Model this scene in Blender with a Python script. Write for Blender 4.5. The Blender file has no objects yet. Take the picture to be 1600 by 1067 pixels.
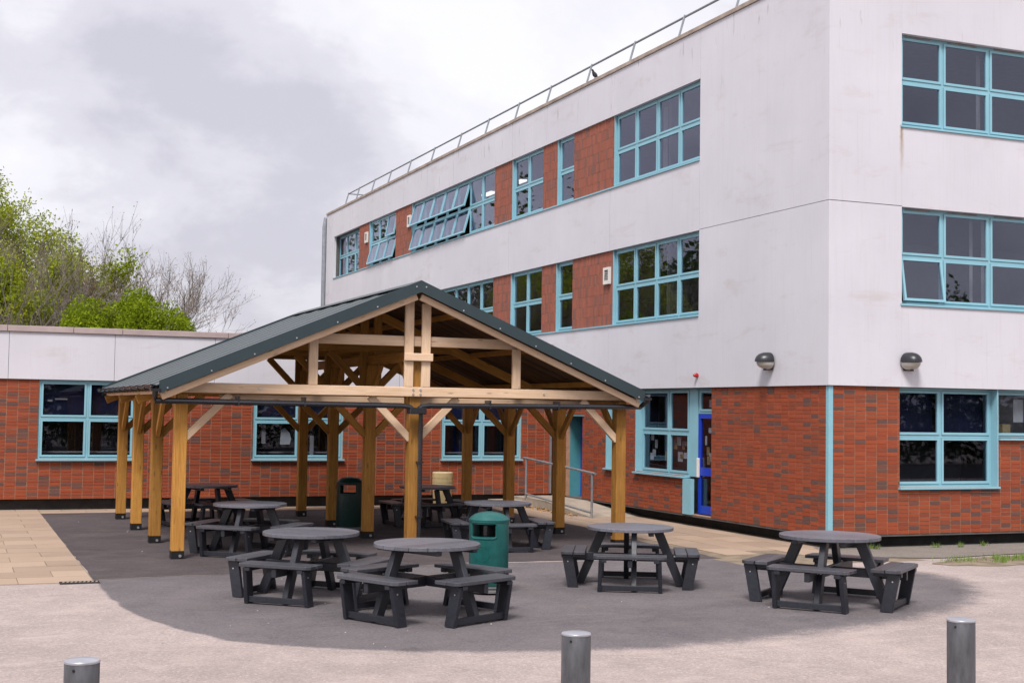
import bpy, bmesh, math, random
from mathutils import Vector, Matrix
R = math.radians
C = bpy.context.scene.collection
scene = bpy.context.scene

# ------------------------------------------------------------------ camera
cam_d = bpy.data.cameras.new('camera'); cam = bpy.data.objects.new('camera', cam_d); C.objects.link(cam)
cam_d.sensor_width = 36; cam_d.lens = 47.5; cam_d.clip_start = .1; cam_d.clip_end = 3000
cr = Vector((.92412893, -.38178679, .01498569)); cu = Vector((-.03322104, -.04121632, .99859781)); cf = Vector((.38063379, .92333096, .05077255))
mw = Matrix((cr, cu, -cf)).transposed().to_4x4(); mw.translation = (0, 0, 2.25)
cam.matrix_world = mw
CAM = Vector((0, 0, 2.25))
scene.camera = cam

# ------------------------------------------------------------------ sky and sun
SUN_EL, SUN_AZ = 55, 216          # degrees; azimuth clockwise from +Y
w = bpy.data.worlds.new('World'); scene.world = w; w.use_nodes = True
nt = w.node_tree; nt.nodes.clear()
def N(nt, t, **kw):
    n = nt.nodes.new(t)
    for k, v in kw.items(): setattr(n, k, v)
    return n
def mathn(nt, op, a, b=None, c=None):
    n = N(nt, 'ShaderNodeMath', operation=op)
    for i, v in enumerate((a, b, c)):
        if v is None: continue
        if isinstance(v, (int, float)): n.inputs[i].default_value = v
        else: nt.links.new(v, n.inputs[i])
    return n.outputs[0]
def ramp(nt, fac, stops, interp='LINEAR'):
    n = N(nt, 'ShaderNodeValToRGB'); cr_ = n.color_ramp; cr_.interpolation = interp
    while len(cr_.elements) < len(stops): cr_.elements.new(.5)
    for e, (p, c) in zip(cr_.elements, stops):
        e.position = p; e.color = (c[0], c[1], c[2], 1) if isinstance(c, (tuple, list)) else (c, c, c, 1)
    nt.links.new(fac, n.inputs[0]); return n.outputs[0]
def mixc(nt, f, a, b, mode='MIX'):
    n = N(nt, 'ShaderNodeMix', data_type='RGBA', blend_type=mode)
    for s, v in ((n.inputs[0], f), (n.inputs[6], a), (n.inputs[7], b)):
        if isinstance(v, (int, float)): s.default_value = v
        elif isinstance(v, (tuple, list)): s.default_value = (v[0], v[1], v[2], 1)
        else: nt.links.new(v, s)
    return n.outputs[2]
sky = N(nt, 'ShaderNodeTexSky', sky_type='NISHITA', sun_disc=False)
sky.sun_elevation = R(SUN_EL); sky.sun_rotation = R(SUN_AZ); sky.air_density = 1; sky.dust_density = 2
tc = N(nt, 'ShaderNodeTexCoord')
sep = N(nt, 'ShaderNodeSeparateXYZ'); nt.links.new(tc.outputs['Generated'], sep.inputs[0])
zc = mathn(nt, 'ADD', mathn(nt, 'MAXIMUM', sep.outputs[2], 0.0), .50)
cx = mathn(nt, 'DIVIDE', sep.outputs[0], zc); cy = mathn(nt, 'DIVIDE', sep.outputs[1], zc)
comb = N(nt, 'ShaderNodeCombineXYZ'); nt.links.new(cx, comb.inputs[0]); nt.links.new(cy, comb.inputs[1]); comb.inputs[2].default_value = 12.33
def noise(nt, vec, scale, detail=5, rough=.55, dist=0.0):
    n = N(nt, 'ShaderNodeTexNoise'); n.inputs['Scale'].default_value = scale; n.inputs['Detail'].default_value = detail
    n.inputs['Roughness'].default_value = rough; n.inputs['Distortion'].default_value = dist
    if vec is not None: nt.links.new(vec, n.inputs['Vector'])
    return n.outputs['Fac']
n1 = noise(nt, comb.outputs[0], 2.1, 7, .5, .15)
n2 = noise(nt, comb.outputs[0], 7.0, 6, .6, .2)
cl = mathn(nt, 'ADD', mathn(nt, 'MULTIPLY', n1, .74), mathn(nt, 'MULTIPLY', n2, .26))
# cloud brightness is given for a background strength of 0.1
ccol = ramp(nt, cl, [(.38, (2.55, 2.47, 2.78)), (.46, (3.08, 3.0, 3.28)), (.53, (3.72, 3.64, 3.86)), (.60, (3.98, 3.93, 4.08))], 'EASE')
skymix = mixc(nt, .95, sky.outputs[0], ccol)
bg = N(nt, 'ShaderNodeBackground'); bg.inputs[1].default_value = .1
nt.links.new(skymix, bg.inputs[0])
wo = N(nt, 'ShaderNodeOutputWorld'); nt.links.new(bg.outputs[0], wo.inputs[0])
sl = bpy.data.lights.new('sun', 'SUN'); sl.energy = 1.5; sl.angle = R(18); sl.color = (1, .965, .93)
so = bpy.data.objects.new('sun', sl); C.objects.link(so)
az, el = R(SUN_AZ), R(SUN_EL)
sd = Vector((math.sin(az) * math.cos(el), math.cos(az) * math.cos(el), math.sin(el)))
so.rotation_euler = sd.to_track_quat('Z', 'Y').to_euler(); so.location = sd * 60
vs = scene.view_settings; vs.view_transform = 'Standard'; vs.look = 'None'; vs.gamma = 1; vs.use_curve_mapping = False; vs.exposure = 1.35
scene.cycles.max_bounces = 8; scene.cycles.diffuse_bounces = 1; scene.cycles.transparent_max_bounces = 12

# ------------------------------------------------------------------ materials
def mat(name, base=(.5, .5, .5), rough=.6, metal=0.0, spec=.5):
    m = bpy.data.materials.new(name); m.use_nodes = True
    b = m.node_tree.nodes['Principled BSDF']
    b.inputs['Base Color'].default_value = (*base, 1); b.inputs['Roughness'].default_value = rough
    b.inputs['Metallic'].default_value = metal; b.inputs['Specular IOR Level'].default_value = spec
    return m, m.node_tree, b
def coord(nt, scale=(1, 1, 1), loc=(0, 0, 0), kind='Object', rot=(0, 0, 0)):
    t = N(nt, 'ShaderNodeTexCoord'); mp = N(nt, 'ShaderNodeMapping')
    mp.inputs['Scale'].default_value = scale; mp.inputs['Location'].default_value = loc; mp.inputs['Rotation'].default_value = rot
    nt.links.new(t.outputs[kind], mp.inputs[0]); return mp.outputs[0]
def bump(nt, b, h, strength=.3, dist=.01):
    n = N(nt, 'ShaderNodeBump'); n.inputs['Strength'].default_value = strength; n.inputs['Distance'].default_value = dist
    nt.links.new(h, n.inputs['Height']); nt.links.new(n.outputs[0], b.inputs['Normal'])
def rnd(nt):
    return N(nt, 'ShaderNodeObjectInfo').outputs['Random']
def worldpos(nt, scale=(1, 1, 1), loc=(0, 0, 0)):
    g = N(nt, 'ShaderNodeNewGeometry'); mp = N(nt, 'ShaderNodeMapping'); mp.inputs['Scale'].default_value = scale; mp.inputs['Location'].default_value = loc
    nt.links.new(g.outputs['Position'], mp.inputs[0]); return mp.outputs[0]

def m_render(name, stain=False):
    m, nt, b = mat(name, rough=.85, spec=.25)
    p = worldpos(nt)
    streak = noise(nt, worldpos(nt, (7, 7, .35)), 1.0, 6, .65)
    fine = noise(nt, worldpos(nt, (30, 30, 1.1)), 1.0, 4, .6)
    blot = noise(nt, p, .55, 5, .6)
    col = mixc(nt, ramp(nt, blot, [(.35, 0), (.7, 1)]), (.615, .60, .65), (.67, .655, .705))
    col = mixc(nt, mathn(nt, 'MULTIPLY', ramp(nt, streak, [(.5, 0), (.78, 1)]), .13), col, (.47, .435, .41))
    col = mixc(nt, mathn(nt, 'MULTIPLY', ramp(nt, fine, [(.56, 0), (.8, 1)]), .25), col, (.45, .42, .40))
    smg = noise(nt, worldpos(nt, (.7, .7, 2.2), (7, 1, 4)), 1.0, 7, .68, .4)
    col = mixc(nt, mathn(nt, 'MULTIPLY', ramp(nt, smg, [(.56, 0), (.74, 1)]), .42), col, (.46, .40, .355))
    # short dark drips that hang from the upper edge
    drip = noise(nt, worldpos(nt, (9, 9, 1.3), (3, 5, 2)), 1.0, 3, .5)
    g = N(nt, 'ShaderNodeNewGeometry'); sp = N(nt, 'ShaderNodeSeparateXYZ'); nt.links.new(g.outputs['Position'], sp.inputs[0])
    topm = ramp(nt, mathn(nt, 'DIVIDE', sp.outputs[2], 10.0), [(.80, 0), (.97, 1)])
    col = mixc(nt, mathn(nt, 'MULTIPLY', ramp(nt, drip, [(.66, 0), (.72, 1)]), mathn(nt, 'MULTIPLY', topm, .6)), col, (.28, .25, .23))
    if stain:
        # ochre run-off stain under the window corner
        dx = mathn(nt, 'ABSOLUTE', mathn(nt, 'SUBTRACT', sp.outputs[0], mathn(nt, 'ADD', 15.0, mathn(nt, 'MULTIPLY', noise(nt, p, 6, 3), .06))))
        mx = ramp(nt, dx, [(.0, 1), (.055, 0)])
        mz = ramp(nt, mathn(nt, 'SUBTRACT', sp.outputs[2], 6.3), [(.1, 0), (.55, .55), (.90, 1), (.99, 0)])
        col = mixc(nt, mathn(nt, 'MULTIPLY', mathn(nt, 'MULTIPLY', mx, mz), .9), col, (.30, .19, .06))
    nt.links.new(col, b.inputs['Base Color'])
    bump(nt, b, noise(nt, p, 60, 4, .7), .25, .006)
    return m
M = {}
M['render'] = m_render('white_render'); M['render_stain'] = m_render('white_render_stained', True)
def simple(key, base, rough=.6, metal=0.0, spec=.5, var=.25, scale=6, bmp=0.0, bscale=40, stretch=(1, 1, 1), rv=0.0):
    m, nt, b = mat(key, base, rough, metal, spec)
    n = noise(nt, coord(nt, stretch), scale, 5, .6)
    lo = tuple(c * (1 - var) for c in base); hi = tuple(min(1, c * (1 + var)) for c in base)
    col = mixc(nt, ramp(nt, n, [(.3, 0), (.7, 1)]), lo, hi)
    if rv:
        r = rnd(nt); f = mathn(nt, 'ADD', 1 - rv, mathn(nt, 'MULTIPLY', r, 2 * rv))
        cc = N(nt, 'ShaderNodeCombineColor'); [nt.links.new(f, cc.inputs[i]) for i in range(3)]
        col = mixc(nt, 1.0, col, cc.outputs[0], 'MULTIPLY')
    nt.links.new(col, b.inputs['Base Color'])
    if bmp: bump(nt, b, noise(nt, coord(nt, stretch), bscale, 4, .6), bmp, .01)
    M[key] = m; return m
simple('teal', (.25, .49, .58), .4, var=.06, scale=2)
simple('teal_shaded', (.075, .26, .30), .45, var=.08)  # teal with the shade of the far door recess put into the colour
simple('blue', (.012, .05, .48), .35, var=.1)
simple('mortar', (.38, .22, .145), .9, var=.2, scale=9)
simple('dark_core', (.11, .10, .095), .9)
simple('plinth', (.035, .032, .032), .9, var=.4, scale=3, bmp=.4)
simple('coping', (.36, .29, .24), .8, var=.3, scale=2.5, bmp=.2)
simple('wing_coping', (.42, .33, .32), .7, var=.12, scale=2.5)
simple('roof_felt', (.12, .12, .12), .9)
simple('interior', (.20, .19, .20), .9, var=.1)
simple('unlit_interior', (.03, .03, .035), .95)  # near-black colour that paints in the darkness of unlit rooms
simple('blind', (.008, .012, .05), .85, var=.3, scale=2, stretch=(6, 6, .3))
simple('blind_pale', (.45, .42, .42), .85, var=.15, scale=3)
simple('paper', (.72, .71, .70), .8, var=.05)
simple('paper_tint', (.45, .33, .15), .8, var=.5, scale=12)
simple('curtain', (.70, .62, .50), .9, var=.12, scale=3, stretch=(12, 12, .2))
simple('galv', (.105, .105, .115), .5, .45, var=.5, scale=7, bmp=.1, stretch=(1.6, 1.6, .5))
simple('galv_cap', (.42, .42, .46), .32, .5, var=.15, scale=9)  # cap colour lightened to carry the sky's reflection
simple('galv_rail', (.32, .34, .37), .5, .6, var=.15)
simple('black_plastic', (.018, .018, .022), .25, spec=.7, var=.2)
simple('black_shoe', (.006, .006, .007), .5, var=.2)
simple('green_metal', (.028, .046, .053), .45, spec=.45, var=.12, scale=1.5)
simple('bolt', (.75, .75, .76), .3, .9, var=.05)
simple('white_plastic', (.74, .70, .66), .5, var=.06)
simple('grille', (.26, .25, .25), .6)
simple('lens', (.50, .47, .42), .35, var=.15)
simple('lamp_hood', (.02, .021, .026), .35, var=.2)
simple('red', (.45, .015, .01), .3)
simple('cream', (.56, .43, .22), .6, var=.12, scale=4)
simple('concrete', (.36, .30, .24), .9, var=.2, scale=4, bmp=.3)
simple('ring_grey', (.17, .17, .165), .8, var=.2)
simple('bird', (.045, .045, .055), .7, var=.3, scale=20)
simple('bark', (.11, .09, .075), .9, var=.35, scale=10)
simple('bark_pale', (.17, .14, .125), .9, var=.3, scale=10)
simple('bark_dark', (.08, .065, .055), .9, var=.35, scale=10)
simple('soil', (.22, .17, .12), .95, var=.35, scale=4, bmp=.6)
simple('steel_grate', (.06, .055, .055), .6, .5)
simple('dry_leaf', (.38, .21, .08), .8, var=.4, scale=20)
simple('chip', (.42, .40, .37), .8)
simple('grass', (.14, .22, .035), .8, var=.35, scale=3)

def m_brick():
    m, nt, b = mat('brick', rough=.75, spec=.3)
    a = N(nt, 'ShaderNodeAttribute'); a.attribute_name = 'tone'
    t = a.outputs['Fac']
    col = ramp(nt, t, [(0, (.30, .056, .020)), (.35, (.365, .073, .025)), (.60, (.315, .062, .024)), (.74, (.24, .054, .026)), (.80, (.18, .066, .048)), (.9, (.145, .072, .060)), (1, (.105, .06, .055))])
    n = noise(nt, worldpos(nt), 22, 5, .7)
    col = mixc(nt, mathn(nt, 'MULTIPLY', ramp(nt, n, [(.4, 0), (.75, 1)]), .35), col, (.16, .07, .05))
    big = noise(nt, worldpos(nt, (1, 1, .5)), .8, 4, .6)
    col = mixc(nt, mathn(nt, 'MULTIPLY', ramp(nt, big, [(.45, 0), (.8, 1)]), .22), col, (.17, .07, .055))
    nt.links.new(col, b.inputs['Base Color']); bump(nt, b, n, .35, .006)
    M['brick'] = m
m_brick()
def m_brick_panel():
    m, nt, b = mat('vertical_brick', rough=.8, spec=.25)
    a = N(nt, 'ShaderNodeAttribute'); a.attribute_name = 'tone'
    col = ramp(nt, a.outputs['Fac'], [(0, (.29, .092, .060)), (.6, (.35, .115, .075)), (.8, (.26, .10, .075)), (1, (.20, .10, .085))])
    n = noise(nt, worldpos(nt, (1, 1, .4)), 14, 5, .7)
    col = mixc(nt, mathn(nt, 'MULTIPLY', ramp(nt, n, [(.4, 0), (.8, 1)]), .4), col, (.2, .10, .085))
    nt.links.new(col, b.inputs['Base Color']); bump(nt, b, n, .3, .006)
    M['brick_v'] = m
m_brick_panel()
def m_glass(key, ior=1.95, tint=(.75, .77, .8), coat=0.0):
    m = bpy.data.materials.new(key); m.use_nodes = True; nt = m.node_tree; nt.nodes.clear()
    fr = N(nt, 'ShaderNodeFresnel'); ge = N(nt, 'ShaderNodeNewGeometry'); nt.links.new(mathn(nt, 'ADD', ior, mathn(nt, 'MULTIPLY', ge.outputs['Backfacing'], 1 / ior - ior)), fr.inputs[0])
    tr = N(nt, 'ShaderNodeBsdfTransparent'); tr.inputs[0].default_value = (*tint, 1)
    gl = N(nt, 'ShaderNodeBsdfGlossy'); gl.inputs['Roughness'].default_value = .015; gl.inputs[0].default_value = (.80, .83, 1.0, 1)
    mx = N(nt, 'ShaderNodeMixShader'); o = N(nt, 'ShaderNodeOutputMaterial')
    nt.links.new(mathn(nt, 'ADD', fr.outputs[0], coat), mx.inputs[0]); nt.links.new(tr.outputs[0], mx.inputs[1]); nt.links.new(gl.outputs[0], mx.inputs[2]); nt.links.new(mx.outputs[0], o.inputs[0])
    M[key] = m
m_glass('glass', 1.75, coat=.01)      # solar-coated upper panes
m_glass('glass_low', 1.45)
def m_wood(key, light, dark, rv=.18, green=0.0):
    m, nt, b = mat(key, rough=.72, spec=.3)
    r = rnd(nt)
    off = N(nt, 'ShaderNodeCombineXYZ'); nt.links.new(mathn(nt, 'MULTIPLY', r, 40), off.inputs[0]); nt.links.new(mathn(nt, 'MULTIPLY', r, 17), off.inputs[1])
    t = N(nt, 'ShaderNodeTexCoord'); ad = N(nt, 'ShaderNodeVectorMath', operation='ADD'); nt.links.new(t.outputs['Object'], ad.inputs[0]); nt.links.new(off.outputs[0], ad.inputs[1])
    mp = N(nt, 'ShaderNodeMapping'); mp.inputs['Scale'].default_value = (1.1, 16, 16); nt.links.new(ad.outputs[0], mp.inputs[0])
    grain = noise(nt, mp.outputs[0], 1.6, 6, .6, 1.2)
    mp2 = N(nt, 'ShaderNodeMapping'); mp2.inputs['Scale'].default_value = (2.4, 9, 9); nt.links.new(ad.outputs[0], mp2.inputs[0])
    vo = N(nt, 'ShaderNodeTexVoronoi'); vo.inputs['Scale'].default_value = 1.0; nt.links.new(mp2.outputs[0], vo.inputs['Vector'])
    knot = ramp(nt, vo.outputs['Distance'], [(.06, 1), (.16, 0)])
    mp3 = N(nt, 'ShaderNodeMapping'); mp3.inputs['Scale'].default_value = (1.2, 2.5, 2.5); nt.links.new(ad.outputs[0], mp3.inputs[0])
    blot = noise(nt, mp3.outputs[0], 1.5, 4, .6)
    col = mixc(nt, ramp(nt, grain, [(.32, 0), (.68, 1)]), dark, light)
    col = mixc(nt, mathn(nt, 'MULTIPLY', ramp(nt, blot, [(.4, 0), (.72, 1)]), .45), col, tuple(c * f for c, f in zip(dark, (.85, .8, .75))))
    col = mixc(nt, mathn(nt, 'MULTIPLY', knot, .7), col, tuple(c * .45 for c in dark))
    f = mathn(nt, 'ADD', 1 - rv, mathn(nt, 'MULTIPLY', r, 2 * rv))
    cc = N(nt, 'ShaderNodeCombineColor'); [nt.links.new(f, cc.inputs[i]) for i in range(3)]
    col = mixc(nt, 1.0, col, cc.outputs[0], 'MULTIPLY')
    nt.links.new(col, b.inputs['Base Color']); bump(nt, b, grain, .25, .004)
    M[key] = m
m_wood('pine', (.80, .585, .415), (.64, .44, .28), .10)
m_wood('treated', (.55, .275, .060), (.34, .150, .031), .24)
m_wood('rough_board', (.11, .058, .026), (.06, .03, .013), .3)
def m_plastic(key, lo, hi, fleck, rlo, rhi):
    m, nt, b = mat(key, rough=.5, spec=.6)
    n = noise(nt, coord(nt, (3, 3, 3)), 9, 6, .7); f = noise(nt, coord(nt), 160, 3, .7)
    col = mixc(nt, ramp(nt, n, [(.3, 0), (.7, 1)]), lo, hi)
    col = mixc(nt, mathn(nt, 'MULTIPLY', ramp(nt, f, [(.6, 0), (.75, 1)]), .5), col, fleck)
    r = rnd(nt); ff = mathn(nt, 'ADD', .78, mathn(nt, 'MULTIPLY', r, .44)); cc = N(nt, 'ShaderNodeCombineColor'); [nt.links.new(ff, cc.inputs[i]) for i in range(3)]
    col = mixc(nt, 1.0, col, cc.outputs[0], 'MULTIPLY')
    nt.links.new(col, b.inputs['Base Color']); nt.links.new(ramp(nt, n, [(.3, rlo), (.7, rhi)]), b.inputs['Roughness'])
    bump(nt, b, f, .12, .003); M[key] = m
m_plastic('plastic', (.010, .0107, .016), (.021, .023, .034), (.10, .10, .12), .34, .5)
m_plastic('plastic_top_sheen', (.095, .095, .115), (.155, .153, .182), (.23, .23, .26), .28, .42)    # table boards, sky sheen painted in as a pale base colour
m_plastic('plastic_seat_sheen', (.046, .046, .056), (.078, .078, .092), (.16, .16, .18), .32, .46)   # seat boards, scuffed, with a fainter sky sheen painted into the colour
def m_roofsheet():
    m, nt, b = mat('roof_sheet_green', (.075, .105, .105), .36, 0.0, .5)
    n = noise(nt, coord(nt), 2, 4, .6)
    nt.links.new(mixc(nt, n, (.020, .033, .036), (.032, .048, .051)), b.inputs['Base Color']); M['roof_sheet'] = m
m_roofsheet()
def m_bin():
    m, nt, b = mat('bin_green', rough=.42, spec=.5)
    n = noise(nt, coord(nt, (2, 2, 2)), 4, 6, .65); f = noise(nt, coord(nt, (30, 30, 8)), 1, 5, .7)
    col = mixc(nt, ramp(nt, n, [(.35, 0), (.7, 1)]), (.004, .078, .072), (.008, .115, .108))
    col = mixc(nt, mathn(nt, 'MULTIPLY', ramp(nt, f, [(.58, 0), (.75, 1)]), .35), col, (.07, .17, .165))
    nt.links.new(col, b.inputs['Base Color']); M['bin_green'] = m
    m, nt, b = mat('bin_green_shaded', (.006, .032, .026), .42); M['bin_shaded'] = m  # rear bin's green, darkened to paint in the shelter's shade
m_bin()
def tarmac_colour(nt, a, c, speck, big=(.85, 1.12), tintc=None):
    p = worldpos(nt)
    f = noise(nt, p, 130, 3, .8); g = noise(nt, p, 38, 4, .7); l = noise(nt, p, .42, 6, .62, .4); l2 = noise(nt, p, 1.7, 5, .65, .3)
    col = mixc(nt, ramp(nt, f, [(.3, 0), (.7, 1)]), a, c)
    col = mixc(nt, mathn(nt, 'MULTIPLY', ramp(nt, g, [(.50, 0), (.68, 1)]), .42), col, speck)
    wv = N(nt, 'ShaderNodeTexVoronoi'); wv.inputs['Scale'].default_value = 55; nt.links.new(p, wv.inputs['Vector'])
    gr_ = N(nt, 'ShaderNodeSeparateColor'); nt.links.new(wv.outputs['Color'], gr_.inputs[0])
    col = mixc(nt, 1.0, col, ramp(nt, gr_.outputs[0], [(0, .80), (.5, .98), (.9, 1.04), (1, 1.28)]), 'MULTIPLY')
    ll = ramp(nt, mathn(nt, 'ADD', mathn(nt, 'MULTIPLY', l, .6), mathn(nt, 'MULTIPLY', l2, .4)), [(.33, big[0]), (.67, big[1])])
    col = mixc(nt, 1.0, col, ll, 'MULTIPLY')
    if tintc: col = mixc(nt, mathn(nt, 'MULTIPLY', ramp(nt, l2, [(.5, 0), (.7, 1)]), .35), col, tintc)
    # scuffs drawn out along the wheel and foot tracks, gum spots
    sc = noise(nt, worldpos(nt, (.55, 2.6, 1)), 1.2, 6, .7, .6)
    col = mixc(nt, mathn(nt, 'MULTIPLY', ramp(nt, sc, [(.56, 0), (.72, 1)]), .4), col, tuple(min(1, x * 1.25) for x in c))
    st_ = noise(nt, worldpos(nt, (1, 1, 1), (13, 4, 0)), 1.1, 8, .75, .8)
    col = mixc(nt, mathn(nt, 'MULTIPLY', ramp(nt, st_, [(.57, 0), (.68, 1)]), .38), col, tuple(x * .62 for x in a))
    vo = N(nt, 'ShaderNodeTexVoronoi'); vo.inputs['Scale'].default_value = 3.2; nt.links.new(p, vo.inputs['Vector'])
    spot = ramp(nt, vo.outputs['Distance'], [(.03, 1), (.07, 0)])
    col = mixc(nt, mathn(nt, 'MULTIPLY', spot, .45), col, tuple(x * .4 for x in a))
    return col, f, g
TAR = {}
def m_tarmac(key, a, c, speck, big=(.85, 1.12), tintc=None, under=None):
    m, nt, b = mat(key, rough=.92, spec=.25)
    TAR[key] = (a, c, speck, big, tintc)
    col, f, g = tarmac_colour(nt, a, c, speck, big, tintc)
    if under:
        col2 = tarmac_colour(nt, *TAR[under])[0]
        at = N(nt, 'ShaderNodeAttribute'); at.attribute_name = 'fade'
        nz = noise(nt, worldpos(nt), 2.2, 8, .72, .5); nz2 = noise(nt, worldpos(nt), 40, 3, .7)
        e = mathn(nt, 'ADD', at.outputs['Fac'], mathn(nt, 'ADD', mathn(nt, 'MULTIPLY', mathn(nt, 'SUBTRACT', nz, .5), .9), mathn(nt, 'MULTIPLY', mathn(nt, 'SUBTRACT', nz2, .5), .7)))
        col = mixc(nt, ramp(nt, e, [(.22, 0), (.78, 1)], 'EASE'), col2, col)
    nt.links.new(col, b.inputs['Base Color']); bump(nt, b, mathn(nt, 'ADD', f, g), .6, .012); M[key] = m
m_tarmac('tarmac_beige', (.345, .28, .26), (.495, .415, .39), (.27, .215, .20), (.82, 1.12), (.50, .39, .36))
m_tarmac('tarmac_dark', (.112, .098, .103), (.188, .168, .176), (.24, .215, .22), (.76, 1.24), (.17, .14, .13), 'tarmac_beige')
m_tarmac('tarmac_shaded', (.068, .055, .058), (.108, .090, .094), (.14, .12, .12), (.78, 1.2), (.15, .11, .10))  # shelter floor, roof shade put into its darker colour
m_tarmac('asphalt', (.035, .035, .037), (.06, .06, .062), (.07, .07, .07))
m_tarmac('tarmac_path', (.20, .175, .155), (.29, .255, .225), (.16, .13, .11), (.82, 1.15))
def m_slab():
    m, nt, b = mat('paving_slab', rough=.9, spec=.25); p = worldpos(nt)
    f = noise(nt, p, 90, 4, .8); l = noise(nt, p, 1.6, 5, .65); r = rnd(nt)
    col = mixc(nt, ramp(nt, f, [(.3, 0), (.7, 1)]), (.325, .235, .170), (.42, .315, .24))
    col = mixc(nt, mathn(nt, 'MULTIPLY', ramp(nt, l, [(.45, 0), (.72, 1)]), .4), col, (.30, .21, .155))
    ff = mathn(nt, 'ADD', .88, mathn(nt, 'MULTIPLY', r, .24)); cc = N(nt, 'ShaderNodeCombineColor'); [nt.links.new(ff, cc.inputs[i]) for i in range(3)]
    col = mixc(nt, 1.0, col, cc.outputs[0], 'MULTIPLY')
    nt.links.new(col, b.inputs['Base Color']); bump(nt, b, f, .3, .006); M['slab'] = m
m_slab()
def m_leaf(key, a, c, tr=.35):
    m = bpy.data.materials.new(key); m.use_nodes = True; nt = m.node_tree; nt.nodes.clear()
    at = N(nt, 'ShaderNodeAttribute'); at.attribute_name = 'tone'
    col = mixc(nt, at.outputs['Fac'], a, c)
    d = N(nt, 'ShaderNodeBsdfDiffuse'); t = N(nt, 'ShaderNodeBsdfTranslucent'); nt.links.new(col, d.inputs[0]); nt.links.new(col, t.inputs[0])
    mx = N(nt, 'ShaderNodeMixShader'); mx.inputs[0].default_value = tr
    nt.links.new(d.outputs[0], mx.inputs[1]); nt.links.new(t.outputs[0], mx.inputs[2])
    o = N(nt, 'ShaderNodeOutputMaterial'); nt.links.new(mx.outputs[0], o.inputs[0]); M[key] = m
m_leaf('leaf_lime', (.17, .235, .012), (.44, .47, .045))
m_leaf('leaf_bush', (.13, .19, .010), (.34, .42, .028))
m_leaf('leaf_bud', (.20, .14, .06), (.36, .28, .14))
m_leaf('leaf_brown', (.15, .10, .06), (.26, .19, .10))
m_leaf('leaf_dark', (.025, .05, .010), (.09, .14, .022))
def m_emit():
    m, nt, b = mat('lit_ceiling_lamp', (.8, .8, .8)); b.inputs['Emission Color'].default_value = (1, .95, .85, 1); b.inputs['Emission Strength'].default_value = .9; M['lit'] = m
m_emit()

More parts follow.
